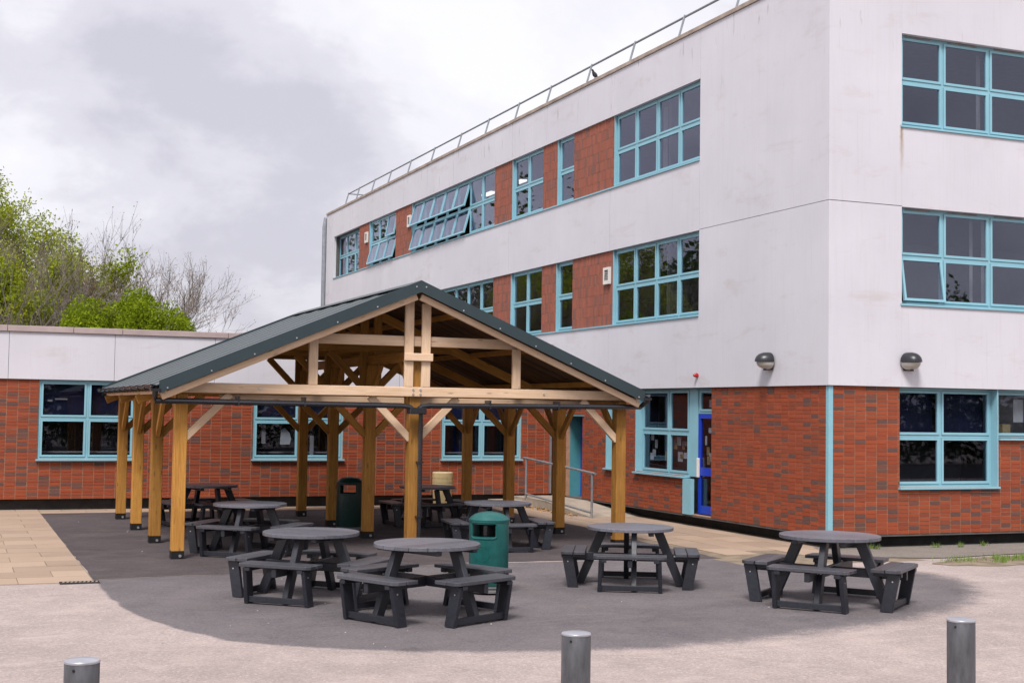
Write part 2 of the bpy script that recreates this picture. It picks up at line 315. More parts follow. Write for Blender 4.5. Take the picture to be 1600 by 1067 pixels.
# ------------------------------------------------------------------ builders
ORG = {}
class MB:
    def __init__(s): s.v = []; s.f = []; s.t = []
    def add(s, vs, fs, tone=0.0):
        o = len(s.v); s.v += [tuple(v) for v in vs]; s.f += [tuple(i + o for i in f) for f in fs]; s.t += [tone] * len(fs); return s
    def box(s, x0, x1, y0, y1, z0, z1, tone=0.0):
        return s.add([(x0, y0, z0), (x1, y0, z0), (x1, y1, z0), (x0, y1, z0), (x0, y0, z1), (x1, y0, z1), (x1, y1, z1), (x0, y1, z1)],
                     [(0, 3, 2, 1), (4, 5, 6, 7), (0, 1, 5, 4), (1, 2, 6, 5), (2, 3, 7, 6), (3, 0, 4, 7)], tone)
    def fbox(s, F, u0, u1, n0, n1, z0, z1, tone=0.0, rot=None, back=True):
        pts = []
        for (u, n, z) in [(u0, n0, z0), (u1, n0, z0), (u1, n1, z0), (u0, n1, z0), (u0, n0, z1), (u1, n0, z1), (u1, n1, z1), (u0, n1, z1)]:
            if rot:
                nh, zh, a = rot; dn, dz = n - nh, z - zh
                n, z = nh + dn * math.cos(a) + dz * math.sin(a), zh + dz * math.cos(a) - dn * math.sin(a)
            pts.append(F(u, n, z))
        fs = [(0, 3, 2, 1), (4, 5, 6, 7), (0, 1, 5, 4), (1, 2, 6, 5), (3, 0, 4, 7)]
        if back: fs.append((2, 3, 7, 6))
        return s.add(pts, fs, tone)
    def tube(s, pts, rads, n=8, cap=True, tone=0.0):
        pts = [Vector(p) for p in pts]
        if isinstance(rads, (int, float)): rads = [rads] * len(pts)
        vs = []; fs = []; prev = None
        for i, p in enumerate(pts):
            d = (pts[min(i + 1, len(pts) - 1)] - pts[max(i - 1, 0)]).normalized()
            a = prev if prev is not None else Vector((0, 0, 1))
            a = a - d * a.dot(d)
            if a.length < .05: a = d.orthogonal()
            a.normalize(); prev = a; b = d.cross(a)
            for k in range(n):
                t = 2 * math.pi * k / n; vs.append(p + (a * math.cos(t) + b * math.sin(t)) * rads[i])
        for i in range(len(pts) - 1):
            for k in range(n):
                q = (k + 1) % n; fs.append((i * n + k, i * n + q, (i + 1) * n + q, (i + 1) * n + k))
        if cap: fs.append(tuple(range(n - 1, -1, -1))); fs.append(tuple((len(pts) - 1) * n + k for k in range(n)))
        return s.add(vs, fs, tone)
    def prism(s, poly, z0, z1, tone=0.0):
        n = len(poly)
        vs = [(x, y, z0) for x, y in poly] + [(x, y, z1) for x, y in poly]
        fs = [tuple(range(n - 1, -1, -1)), tuple(range(n, 2 * n))] + [(i, (i + 1) % n, n + (i + 1) % n, n + i) for i in range(n)]
        return s.add(vs, fs, tone)
    def lathe(s, prof, cx=0, cy=0, n=32, sx=1, sy=1, cap=True):
        vs = []; fs = []
        for r, z in prof:
            for k in range(n):
                t = 2 * math.pi * k / n; vs.append((cx + r * sx * math.cos(t), cy + r * sy * math.sin(t), z))
        for i in range(len(prof) - 1):
            for k in range(n):
                q = (k + 1) % n; fs.append((i * n + k, i * n + q, (i + 1) * n + q, (i + 1) * n + k))
        if cap: fs.append(tuple(range(n - 1, -1, -1))); fs.append(tuple((len(prof) - 1) * n + k for k in range(n)))
        return s.add(vs, fs)
    def beam(s, p0, p1, w_, h, up=(0, 0, 1)):
        p0, p1 = Vector(p0), Vector(p1); d = (p1 - p0).normalized(); up = Vector(up); up = (up - d * up.dot(d)).normalized(); sd_ = d.cross(up)
        pts = []
        for p in (p0, p1):
            for a, b in ((-1, -1), (1, -1), (1, 1), (-1, 1)): pts.append(p + sd_ * (a * w_ / 2) + up * (b * h / 2))
        return s.add(pts, [(0, 3, 2, 1), (4, 5, 6, 7), (0, 1, 5, 4), (1, 2, 6, 5), (2, 3, 7, 6), (3, 0, 4, 7)])
    def mesh(s, name, m, org=(0, 0, 0), tone=False, smooth=False, bev=0.0, fix=True):
        o = Vector(org); me = bpy.data.meshes.new(name)
        me.from_pydata([tuple(Vector(v) - o) for v in s.v], [], s.f)
        if tone:
            a = me.attributes.new('tone', 'FLOAT', 'FACE'); a.data.foreach_set('value', s.t)
        if fix or bev:
            bm = bmesh.new(); bm.from_mesh(me)
            if bev: bmesh.ops.bevel(bm, geom=list(bm.edges), offset=bev, segments=1, affect='EDGES', clamp_overlap=True)
            bmesh.ops.recalc_face_normals(bm, faces=bm.faces); bm.to_mesh(me); bm.free()
        if smooth:
            me.polygons.foreach_set('use_smooth', [True] * len(me.polygons))
            me.set_sharp_from_angle(angle=R(35))
        me.materials.append(m); return me
    def build(s, name, m, parent=None, tone=False, smooth=False, bev=0.0, org=None, fix=True):
        if org is None:
            if parent is not None: org = ORG[parent.name]
            else:
                xs = [v[0] for v in s.v]; ys = [v[1] for v in s.v]; zs = [v[2] for v in s.v]
                org = ((min(xs) + max(xs)) / 2, (min(ys) + max(ys)) / 2, min(zs))
        org = Vector(org); me = s.mesh(name, m, org, tone, smooth, bev, fix)
        return link(name, me, parent, org)
def link(name, me, parent, org):
    o = bpy.data.objects.new(name, me); C.objects.link(o); org = Vector(org)
    if parent is not None: o.parent = parent; o.location = org - ORG[parent.name]
    else: o.location = org
    ORG[o.name] = org; return o
def tag(o, label=None, cat=None, group=None, kind=None):
    for k, v in (('label', label), ('category', cat), ('group', group), ('kind', kind)):
        if v: o[k] = v
    return o
def empty(name, org):
    o = bpy.data.objects.new(name, None); C.objects.link(o); o.location = org; o.empty_display_size = .2; ORG[o.name] = Vector(org); return o
def child_empty(name, parent, org):
    o = empty(name, org); o.parent = parent; o.location = Vector(org) - ORG[parent.name]; return o
def copy_tree(o, parent=None):
    c = o.copy(); C.objects.link(c)
    if parent is not None: c.parent = parent
    for ch in o.children: copy_tree(ch, c)
    return c

# ------------------------------------------------------------------ ground
rng = random.Random(7)
def sheet(name, poly, z, m, jit=0.0, kind='structure', step=.25):
    pts = []
    if jit:
        r = random.Random(3); n = len(poly)
        for i in range(n):
            a, b = Vector(poly[i]), Vector(poly[(i + 1) % n]); k = max(1, int((b - a).length / step))
            d = (b - a).normalized(); nn = Vector((-d.y, d.x))
            for j in range(k): pts.append(tuple(a + (b - a) * (j / k) + nn * r.gauss(0, jit)))
    else: pts = poly
    o = MB().add([(x, y, z) for x, y in pts], [tuple(range(len(pts)))]).build(name, M[m], org=(0, 0, 0), fix=False)
    me = o.data; bm = bmesh.new(); bm.from_mesh(me); bmesh.ops.triangulate(bm, faces=bm.faces)
    for f in bm.faces:
        if f.normal.z < 0: f.normal_flip()
    bm.to_mesh(me); bm.free()
    if kind: o['kind'] = kind
    return o
sheet('ground', [(-600, -600), (600, -600), (600, 900), (-600, 900)], 0, 'tarmac_beige')
sheet('road', [(-60, -13), (110, -13), (110, -1.5), (-60, -1.5)], .004, 'asphalt')
def smooth_loop(pts, k=4):
    out = []; n = len(pts)
    for i in range(n):
        p0, p1, p2, p3 = [Vector(pts[(i + j - 1) % n]) for j in range(4)]
        for t in range(k):
            t /= k; out.append(tuple(.5 * ((2 * p1) + (p2 - p0) * t + (2 * p0 - 5 * p1 + 4 * p2 - p3) * t * t + (3 * p1 - p0 - 3 * p2 + p3) * t ** 3)))
    return out
arc = [(1.74, 18.15), (1.77, 16.4), (1.83, 15.31), (2.06, 14.33), (2.5, 13.18), (3.26, 12.50), (4.33, 11.94), (5.6, 11.62), (6.87, 11.58), (8.12, 11.82), (9.66, 12.23),
       (11.2, 13.0), (12.1, 13.75), (12.8, 14.7), (13.0, 15.8), (12.6, 16.6), (11.9, 17.1), (11.45, 17.6), (11.15, 18.25)]
sm = smooth_loop([(1.70, 19)] + arc + [(11.0, 19)], 4)[4:-8] + [(11.15, 18.4), (6.3, 18.7), (1.74, 18.3)]
def fading_sheet(name, loop, z, m):
    """a filled loop whose rim carries the attribute fade from 0 (outside) to 1; the rim is narrow at the left, wide at the right"""
    n = len(loop); c = Vector((7.2, 16.6)); outer, inner = [], []; r = random.Random(2)
    for (x, y) in loop:
        p = Vector((x, y)); d = (p - c).normalized(); k = min(1, max(0, (x - 2.2) / 6)); wd = .05 + .42 * k
        if y > 18.0: wd = .01
        q = p + d * r.gauss(0, .015); outer.append(q + d * wd); inner.append(q - d * (wd * .9 + .01))
    me = bpy.data.meshes.new(name)
    vs_ = [(p.x, p.y, z) for p in outer + inner] + [(c.x, c.y, z)]
    fs = [(i, (i + 1) % n, n + (i + 1) % n, n + i) for i in range(n)] + [(n + i, n + (i + 1) % n, 2 * n) for i in range(n)]
    me.from_pydata(vs_, [], fs); a = me.attributes.new('fade', 'FLOAT', 'POINT'); a.data.foreach_set('value', [0.0] * n + [1.0] * n + [1.0])
    me.materials.append(M[m]); bm = bmesh.new(); bm.from_mesh(me)
    for f in bm.faces:
        f.normal_update()
        if f.normal.z < 0: f.normal_flip()
    bm.to_mesh(me); bm.free()
    o = bpy.data.objects.new(name, me); C.objects.link(o); ORG[o.name] = Vector(); o['kind'] = 'structure'; return o
fading_sheet('dark_tarmac', sm, .0010, 'tarmac_dark')
sheet('shelter_tarmac', [(1.71, 29.35), (1.74, 18.14), (2.9, 18.26), (4.7, 18.25), (6.35, 18.55), (7.1, 18.75), (9, 18.6), (11.12, 18.3), (11.1, 19.9), (11.25, 22.2), (11.5, 25.1), (11.45, 29.2)], .0032, 'tarmac_shaded', .012)  # floor patch under the shelter, its colour darkened for the shade
sheet('tarmac_joint', [(1.8, 18.15), (2.9, 18.24), (4.7, 18.235), (6.35, 18.53), (7.1, 18.73), (7.1, 18.765), (6.35, 18.57), (4.7, 18.275), (2.9, 18.285), (1.8, 18.19)], .0045, 'tarmac_path', .008)
sheet('side_path', [(13.1, 17.9), (14.6, 17.35), (16.4, 17.6), (18, 17.7), (24, 17.8), (24, 19.4), (13.6, 19.4), (13.3, 18.8)], .012, 'tarmac_path', .02)
# pavement of separate slabs
pav = empty('pavement', (1.6, 24, 0)); pav['kind'] = 'structure'
MB().box(-6, 1.73, 17.93, 32, .0003, .0012).box(1.74, 10.9, 28.8, 32, .0003, .0012).box(10.95, 14.2, 17.2, 32, .0003, .0012).build('bedding', M['soil'], pav)
slab_me = {}
def slab(x0, y0, sx, sy, gx=.012):
    k = (round(sx, 3), round(sy, 3))
    if k not in slab_me:
        slab_me[k] = MB().box(gx / 2, sx - gx / 2, gx / 2, sy - gx / 2, 0, .008).mesh('paving_slab', M['slab'])
    o = link('paving_slab', slab_me[k], pav, (x0, y0, .001 + rng.uniform(0, .0015)))
    o.rotation_euler = (rng.gauss(0, .0012), rng.gauss(0, .0012), 0)
# left apron, rows across, staggered
y = 17.93; row = 0
while y < 31.9:
    h = .62; off = .0 if row % 2 else -.45
    x = 1.72
    w1 = .9 if row % 2 == 0 else .45
    while x > -1.5 and (x > -.5 or y > 23):
        slab(x - w1, y, w1, h); x -= w1; w1 = .9
    y += h; row += 1
# strip along the wing
x = 1.72
while x < 12.3:
    slab(x, 29.25, .9, .45); slab(x - .45 if x > 1.8 else x, 29.70, .9 if x > 1.8 else .45, .45); x += .9
# path beside the long facade: slabs run along it
y = 17.3; row = 0
while y < 29.0:
    x = 13.9; off = (row % 2) * .45
    for k in range(4):
        sx = .62
        if x - sx < 11.0: break
        yy = y + (k % 2) * .45
        inside = True
        if yy < 18.3 and x - sx < 12.1: inside = False
        if yy < 17.75 and x > 13.3: inside = False
        if yy > 26.0 and x - sx / 2 > 12.5: inside = False
        if inside and yy + .9 < 29.3: slab(x - sx, yy, sx, .9)
        x -= sx
    y += .9; row += 1

# ------------------------------------------------------------------ facades
FX, FY, WY = 13.527, 18.889, 30.136
def FR(u, n, z): return (u, FY + n, z)
def FL(u, n, z): return (FX + n, u, z)
def FW(u, n, z): return (u, WY + n, z)
def wallsheet(F, u0, u1, z0, z1, holes, n, parent, name, m, thick=.06):
    us = sorted({u0, u1, *[min(max(h[i], u0), u1) for h in holes for i in (0, 1)]}); zs = sorted({z0, z1, *[min(max(h[i], z0), z1) for h in holes for i in (2, 3)]})
    b = MB()
    for i in range(len(us) - 1):
        run = None
        for j in range(len(zs) - 1):
            cu_, cz = (us[i] + us[i + 1]) / 2, (zs[j] + zs[j + 1]) / 2
            solid = not any(h[0] < cu_ < h[1] and h[2] < cz < h[3] for h in holes)
            if solid and run is None: run = zs[j]
            if run is not None and (not solid or j == len(zs) - 2):
                top = zs[j + 1] if solid else zs[j]
                b.fbox(F, us[i], us[i + 1], n, n + thick, run, top); run = None
    return b.build(name, M[m], parent)
CW, CH = .2237, .06994           # brick pitch
TONES = [.02, .15, .28, .4, .5, .58, .66, .72, .82, .9, .97]
def pick_tone(r):
    return r.choice(TONES[:8]) if r.random() < .84 else r.choice(TONES[8:])
def bricks(F, u0, u1, z0, z1, holes, n=.05, seed=1, start=None):
    """list of (u0,u1,z0,z1,tone) for a stack-bonded wall"""
    r = random.Random(seed); out = []
    nc = round((z1 - z0) / CH); ch = (z1 - z0) / nc; s = start if start is not None else u0
    k0 = math.floor((u0 - s) / CW)
    for c in range(nc):
        a, b = z0 + c * ch, z0 + (c + 1) * ch; k = k0
        while s + k * CW < u1:
            p, q = max(u0, s + k * CW), min(u1, s + (k + 1) * CW); k += 1
            t = pick_tone(r)
            segs = [(p, q)]
            for h in holes:
                if h[2] < (a + b) / 2 < h[3]:
                    ns = []
                    for (x, y_) in segs:
                        if h[1] <= x or h[0] >= y_: ns.append((x, y_)); continue
                        if x < h[0]: ns.append((x, h[0]))
                        if y_ > h[1]: ns.append((h[1], y_))
                    segs = ns
            for (x, y_) in segs:
                if y_ - x > .03: out.append((x, y_, a, b, t))
    return out
BG = .0135
brick_me = {}
def brick_mesh(fk, F, t):
    if (fk, t) not in brick_me:
        o = Vector(F(0, 0, 0))
        brick_me[(fk, t)] = MB().fbox(F, BG / 2, CW - BG / 2, .050, .085, BG / 2, CH - BG / 2, t).mesh('brick', M['brick'], o, tone=True)
    return brick_me[(fk, t)]
def lay(parent, walls, limit=300):
    """walls: (key, F, list). The ones that show largest become parts, the rest one part of kind stuff."""
    allb = []
    for fk, F, L in walls:
        nrm = Vector(F(0, 1, 0)) - Vector(F(0, 0, 0))
        for q in L:
            c = Vector(F((q[0] + q[1]) / 2, 0, (q[2] + q[3]) / 2)); d = c - CAM; full = abs(q[1] - q[0] - CW) < 1e-4
            z = d.dot(cf); px = d.dot(cr) / z * 2111 + 800; py = 533 - d.dot(cu) / z * 2111
            seen = 0 < px < 1600 and 0 < py < 1067
            sc = (d.normalized().dot(nrm)) / d.length_squared if (full and seen) else 0
            allb.append((sc, fk, F, q))
    allb.sort(key=lambda e: -e[0])
    st = MB(); k = 0; r = random.Random(5)
    for sc, fk, F, q in allb:
        if k < limit and sc > 0:
            o = link('brick', brick_mesh(fk, F, q[4]), parent, Vector(F(q[0], r.uniform(-.0025, .0025), q[2]))); k += 1
        else:
            n = .05 + r.uniform(-.0025, .0025)
            st.fbox(F, q[0] + BG / 2, q[1] - BG / 2, n, n + .035, q[2] + BG / 2, q[3] - BG / 2, q[4], back=False)
    o = st.build('brickwork', M['brick'], parent, tone=True, fix=False); o['kind'] = 'stuff'

def window(F, parent, us, zs, n=.1, opened=(), sill=True, skip=(), jambs=None, ang=14, vents=False, sill_out=.03, glass='glass'):
    """us, zs: outer lines of frame, mullions and transoms; n: depth of the frame face"""
    nf = n + .014; FW_, MW, G, SW = .045, .045, .026, .042
    b = MB()
    for i, u in enumerate(us):
        a, c = (u, u + FW_) if i == 0 else ((u - FW_, u) if i == len(us) - 1 else (u - MW / 2, u + MW / 2))
        b.fbox(F, a, c, nf, nf + .07, zs[0], zs[-1])
    for i in range(len(us) - 1):
        a = us[i] + (FW_ if i == 0 else MW / 2); c = us[i + 1] - (FW_ if i == len(us) - 2 else MW / 2)
        for j, z in enumerate(zs):
            p, q = (z, z + FW_) if j == 0 else ((z - FW_, z) if j == len(zs) - 1 else (z - MW / 2, z + MW / 2))
            b.fbox(F, a, c, nf, nf + .07, p, q)
    if jambs:
        ja, jb, jm = jambs
        if ja: b.fbox(F, us[0] - .02, us[0], .035, nf + .07, zs[0], zs[-1])
        if jb: b.fbox(F, us[-1], us[-1] + .02, .035, nf + .07, zs[0], zs[-1])
    win = b.build('window', M['teal'], parent)
    for i in range(len(us) - 1):
        for j in range(len(zs) - 1):
            if (i, j) in skip: continue
            a = us[i] + (FW_ + .003 if i == 0 else G); c = us[i + 1] - (FW_ + .003 if i == len(us) - 2 else G)
            p = zs[j] + (FW_ + .003 if j == 0 else G); q = zs[j + 1] - (FW_ + .003 if j == len(zs) - 2 else G)
            op = None
            for e in opened:
                if e[0] == i and e[1] == j: op = (n, q, R(e[2] if len(e) > 2 else ang))
            s = MB()
            s.fbox(F, a, a + SW, n, n + .05, p, q, rot=op); s.fbox(F, c - SW, c, n, n + .05, p, q, rot=op)
            s.fbox(F, a + SW, c - SW, n, n + .05, p, p + SW, rot=op); s.fbox(F, a + SW, c - SW, n, n + .05, q - SW, q, rot=op)
            so_ = s.build('sash', M['teal'], win)
            MB().fbox(F, a + SW - .004, c - SW + .004, n + .022, n + .030, p + SW - .004, q - SW + .004, rot=op).build('pane', M[glass], win)
            if vents and j == len(zs) - 2:
                MB().fbox(F, a + .1, c - .25, nf - .012, nf - .001, zs[-1] - .034, zs[-1] - .012).build('trickle_vent', M['grille'], win)
    if sill:
        MB().fbox(F, us[0] - .03, us[-1] + .03, -sill_out, nf + .07, zs[0] - .035, zs[0] - .001).build('sill', M['teal'], win)
    return win

# ------------------------------------------------------------------ three-storey building
bld = tag(empty('school_building', (FX, FY, 0)), 'three storey white and red brick school block with teal windows and roof rail', 'building')
ZT, ZR = 2.749, 9.88
L2, S2, L1, S1 = 8.894, 7.283, 5.859, 4.185
YE, XE = 52.34, 26.0
# openings
up_w = [(47.75, 51.2), (43.32, 46.42), (34.32, 41.55), (31.01, 33.04), (30.12 - .94, 30.12), (23.18, 27.03)]
holes_L = [(a, b, S2, L2) for a, b in up_w] + [(a, b, S1, L1) for a, b in up_w]
gL = [(23.47, 25.87, .985, ZT), (22.75, 23.47, .25, ZT), (23.47, 23.80, .25, 1.2), (26.4, 27.29, 1.0, 2.66), (28.55, 29.45, .20, 2.13)]
r_cols = [15.035, 15.99, 17.03, 18.07, 19.11]
holes_R = [(15.035, 19.11, S2, L2), (15.035, 19.11, S1, L1)]
gR = [(15.035, 17.174, 1.03, ZT), (17.174, 19.25, 1.885, ZT)]
# white panels
def panel(F, u0, u1, z0, z1, m='render', g=.006, n0=0.0, n1=.10, name='wall_panel'):
    MB().fbox(F, u0 + g / 2, u1 - g / 2, n0, n1, z0 + .002, z1 - .002).build(name, M[m], bld)
tj = [23.18, 27.15, 30.72, 33.0, 35.3, 37.6, 39.98, 42.4, 44.6, 46.8, 49.1, 51.2]
for a, b in zip(tj, tj[1:]): panel(FL, a, b, L2, ZR, g=.022 if a > 30 else .012)
mj = [23.18, 27.14, 33.14, 39.67, 44.9, 51.2]
for a, b in zip(mj, mj[1:]): panel(FL, a, b, L1, S2 - .036, g=.016)
lj = [23.18, 27.14, 33.14, 39.67, 44.9, 51.2]
for a, b in zip(lj, lj[1:]): panel(FL, a, b, ZT, S1 - .036, g=.008)
for z0, z1 in ((ZT, 5.870), (5.876, ZR)):
    g = .002
    panel(FL, FY + .004, 23.18, z0, z1, g=g); 
    MB().fbox(FR, FX + .001, 15.035 - .001, 0, .10, z0 + .003, z1 - .003).build('wall_panel', M['render_stain'], bld)
panel(FL, 51.2, 51.8, ZT, ZR, g=.012); panel(FL, 51.8, YE, ZT, ZR, g=.004)
for z0, z1, mm in ((L2, ZR, 'render'), (L1, S2 - .036, 'render_stain'), (ZT, S1 - .036, 'render')):
    panel(FR, 15.035, 19.11, z0, z1, g=.002, m=mm)
panel(FR, 19.11, XE, ZT, ZR, g=.004)
# core behind the panels, floors, inner walls
wallsheet(FL, FY + .12, YE, ZT, ZR, holes_L, .102, bld, 'wall_core', 'dark_core', .12)
wallsheet(FR, FX + .10, XE, ZT, ZR, holes_R, .102, bld, 'wall_core', 'dark_core', .12)
wallsheet(FL, FY + .12, WY + .1, .235, ZT, gL, .058, bld, 'mortar_bed', 'mortar', .10)
wallsheet(FR, FX + .058, XE, .235, ZT, gR, .058, bld, 'mortar_bed', 'mortar', .10)
MB().box(FX + .35, XE, FY + .35, FY + .5, 0, .234).box(FX + .35, FX + .5, FY + .5, YE, 0, .234).build('plinth', M['plinth'], bld)
MB().box(FX + .06, XE, FY + .06, YE, .200, .233).build('floor_slab', M['dark_core'], bld)
inner = MB()
for z in (3.0, 6.15): inner.box(FX + .23, XE, FY + .23, YE, z, z + .25)
inner.box(FX + 6, FX + 6.1, FY + 6, YE, .24, 9.6).box(FX + .3, XE, FY + 6, FY + 6.1, .24, 9.6)
inner.build('inner_walls', M['interior'], bld)
MB().box(XE - .1, XE, FY + .12, YE, 0, ZR).box(FX + .1, XE - .1, YE - .1, YE, 0, ZR).build('rear_wall', M['render'], bld)
MB().box(FX + .23, XE - .1, FY + .23, YE - .1, 9.65, 9.8).build('roof', M['roof_felt'], bld)
for i in range(14):
    a = FY - .03 + i * 2.4; b = min(a + 2.392, YE + .03)
    MB().fbox(FL, a, b, -.03, .34, ZR, ZR + .085).build('coping', M['coping'], bld, bev=.006)
for i in range(5):
    a = FX + .345 + i * 2.4
    MB().fbox(FR, a, a + 2.392, -.03, .34, ZR, ZR + .085).build('coping', M['coping'], bld, bev=.006)
# upper vertical-brick panels
def vpanel(a, b, z0, z1, seed):
    r = random.Random(seed); p = MB(); rows = 7; h = (z1 - z0) / rows; nc = max(1, round((b - a) / .0705)); w_ = (b - a) / nc
    for i in range(rows):
        for k in range(nc):
            t = r.choice((.1, .3, .5, .6, .7)) if r.random() < .8 else r.uniform(.8, 1)
            n = .04 + r.uniform(-.003, .003)
            p.fbox(FL, a + k * w_ + .005, a + (k + 1) * w_ - .005, n, n + .03, z0 + i * h + .006, z0 + (i + 1) * h - .006, t, back=False)
    o = p.build('brick_panel', M['brick_v'], bld, tone=True, fix=False); o['kind'] = 'stuff'
    MB().fbox(FL, a, b, .046, .098, z0, z1).build('mortar_bed', M['mortar'], bld)
for i in range(len(up_w) - 1):
    a, b = up_w[i + 1][1], up_w[i][0]
    vpanel(a, b, S2, L2, i); vpanel(a, b, S1, L1, 20 + i)
# window bands
def cols(a, b, n): return [a + (b - a) * i / n for i in range(n + 1)]
for lev, (z0, z1) in enumerate(((S1, L1), (S2, L2))):
    zm = (z0 + z1) / 2 - .005
    zs = [z0, zm, z1]
    for (a, b), n in zip(up_w, (3, 3, 7, 2, 1, 4)):
        op = []
        if lev == 1 and (a, b) == up_w[1]: op = [(0, 0, 15), (1, 0, 15), (2, 0, 15), (0, 1, 10)]
        if lev == 1 and (a, b) == up_w[2]: op = [(i, j, 15) for i in range(2, 7) for j in (0, 1)]
        dn = .22 if (a, b) == up_w[0] else .09
        window(FL, bld, cols(a + .002, b - .024, n), zs, dn, op, sill=False, jambs=(False, (a, b) != up_w[0], 0))
    MB().fbox(FL, 23.18, 51.2, -.025, .099, z0 - .034, z0 - .001).build('sill', M['teal'], bld)
    window(FR, bld, r_cols, zs, .09, [(0, 0, 9)] if lev == 0 else [], sill=True, vents=True, sill_out=.025)
# ground floor, right facade
zs = [1.03, 1.905, ZT - .005]
window(FR, bld, [15.035, 16.02, 17.15], zs, .19, jambs=(False, True, 0), sill_out=.01, glass='glass_low')
window(FR, bld, [17.21, 18.2, 19.2], [1.885, ZT - .005], .19, sill_out=.01, glass='glass_low')
# ground floor, long facade
zl = [.985, 1.86, ZT - .005]
window(FL, bld, [23.80, 24.65, 25.85], zl, .18, jambs=(False, True, 0), sill_out=.035, glass='glass_low')
window(FL, bld, [26.4, 27.27], [1.0, 1.86, 2.66], .18, jambs=(False, True, 0), sill_out=.035, glass='glass_low')
window(FL, bld, [22.77, 23.46], [2.24, ZT - .005], .18, sill=False, glass='glass_low')
MB().fbox(FL, 23.47, 23.795, .02, .10, .24, .94).build('door_side_panel', M['teal'], bld)
MB().fbox(FL, 23.47, 23.795, .17, .26, .985, ZT - .006).build('door_side_panel', M['teal'], bld)
def glazed_door(y0, y1, z0, z1, n, handle=True):
    d = MB(); e = .085
    d.fbox(FL, y0, y0 + e, n, n + .06, z0, z1).fbox(FL, y1 - e, y1, n, n + .06, z0, z1)
    for a, b in ((z0, z0 + .16), (1.02, 1.18), (z1 - .09, z1)): d.fbox(FL, y0 + e, y1 - e, n, n + .06, a, b)
    o = d.build('door', M['blue'], bld)
    for a, b in ((z0 + .16, 1.02), (1.18, z1 - .09)): MB().fbox(FL, y0 + e, y1 - e, n + .025, n + .035, a, b).build('pane', M['glass_low'], o)
    if handle: MB().fbox(FL, y1 - .075, y1 - .01, n - .05, n - .002, .98, 1.36).build('handle', M['white_plastic'], o, bev=.008)
    return o
dr = glazed_door(22.77, 23.46, .27, 2.235, .18)
r = random.Random(12)
for k in range(9):
    yy = r.uniform(22.9, 23.25); z = (1.24, 1.27, 1.30, 1.42, 1.58, 1.62, 1.75, 1.86, 1.95)[k]
    MB().fbox(FL, yy, yy + r.uniform(.07, .14), .222 + k * .003, .224 + k * .003, z, z + r.uniform(.1, .2)).build('notice', M['paper' if k % 3 else 'paper_tint'], dr)
fd = glazed_door(28.56, 29.44, .22, 2.11, .44, False)
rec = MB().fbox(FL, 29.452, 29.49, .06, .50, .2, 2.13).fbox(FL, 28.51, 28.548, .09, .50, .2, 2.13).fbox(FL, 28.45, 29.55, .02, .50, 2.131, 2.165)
rec.build('door_reveal', M['teal_shaded'], bld)
# bricks of the ground storey
hb = [(h[0], h[1], h[2], h[3]) for h in gL]
BL = bricks(FL, FY + .13, WY + .05, .235, ZT - .004, hb, seed=3)
BR = bricks(FR, FX + .13, 22.0, .235, ZT - .004, gR, seed=4)
lay(bld, [('L', FL, BL), ('R', FR, BR)], 300)
MB().fbox(FR, 22.0, XE, .05, .057, .235, ZT - .004).build('end_bay', M['brick'], bld)
MB().box(FX + .035, FX + .125, FY + .035, FY + .125, .20, ZT - .003).build('corner_trim', M['teal'], bld, bev=.006)
# blinds and things seen behind the glass
def blind(F, u0, u1, z0, z1, n, m='blind'):
    MB().fbox(F, u0, u1, n, n + .008, z0, z1).build('blind', M[m], bld)
blind(FR, 15.08, 15.97, 1.93, 2.72, .34); blind(FR, 16.05, 17.08, 1.93, 2.72, .34)
blind(FR, 15.08, 17.08, 1.05, 1.92, .9, 'unlit_interior')  # no blind: dark sheet added for the unlit room behind
blind(FR, 17.26, 17.40, 1.9, 2.73, .27, 'curtain'); blind(FR, 17.41, 18.3, 1.9, 2.73, .62, 'blind_pale')
MB().fbox(FR, 17.72, 17.95, .265, .267, 2.17, 2.58).build('notice', M['paper'], bld)
MB().fbox(FR, 17.50, 17.68, .29, .45, 1.9, 2.13).build('cardboard_box', M['cream'], bld, bev=.004)
blind(FL, 23.85, 25.8, 1.03, 2.7, 1.4, 'unlit_interior'); blind(FL, 26.45, 27.25, 1.03, 2.6, .9, 'unlit_interior')  # dark sheets, not blinds, painting in the rooms' shade
for k in range(16):
    yy = r.uniform(23.9, 25.5); z = r.choice((1.25, 1.32, 1.5, 1.58, 1.66)); n = .262 + k * .003
    MB().fbox(FL, yy, yy + r.uniform(.09, .2), n, n + .002, z, z + r.uniform(.08, .2)).build('notice', M[r.choice(('paper', 'paper', 'paper_tint', 'grille'))], bld)
MB().fbox(FL, 22.9, 23.25, .3, .302, 2.36, 2.52).build('notice', M['paper'], bld)
for u in (17.1, 17.28): blind(FR, u, u + .07, 7.33, 8.86, .4 + (u - 17), 'blind_pale')
blind(FR, 16.85, 16.92, 4.25, 5.8, .4, 'blind_pale'); blind(FR, 17.12, 17.2, 4.25, 5.8, .4, 'blind_pale')
blind(FL, 25.4, 25.6, S2 + .05, L2 - .05, .5, 'blind_pale'); blind(FL, 25.2, 25.38, S1 + .05, L1 - .05, .5, 'blind_pale')
blind(FL, 50.0, 51.1, S2 + .05, L2 - .05, .45, 'blind_pale')
for yy in (36.2, 38.6): 
    MB().box(FX + 1.6, FX + 1.8, yy, yy + .8, 8.95, 9.0).build('ceiling_lamp', M['lit'], bld)
# rain pipe at the far end, with swan neck at the parapet
MB().tube([(FX + .25, YE + .10, ZR - .05), (FX - .02, YE + .12, ZR - .12), (FX - .06, YE + .12, ZR - .45), (FX - .06, YE + .12, 3.9)], .09, 10).build('drainpipe', M['galv_rail'], bld, smooth=True)
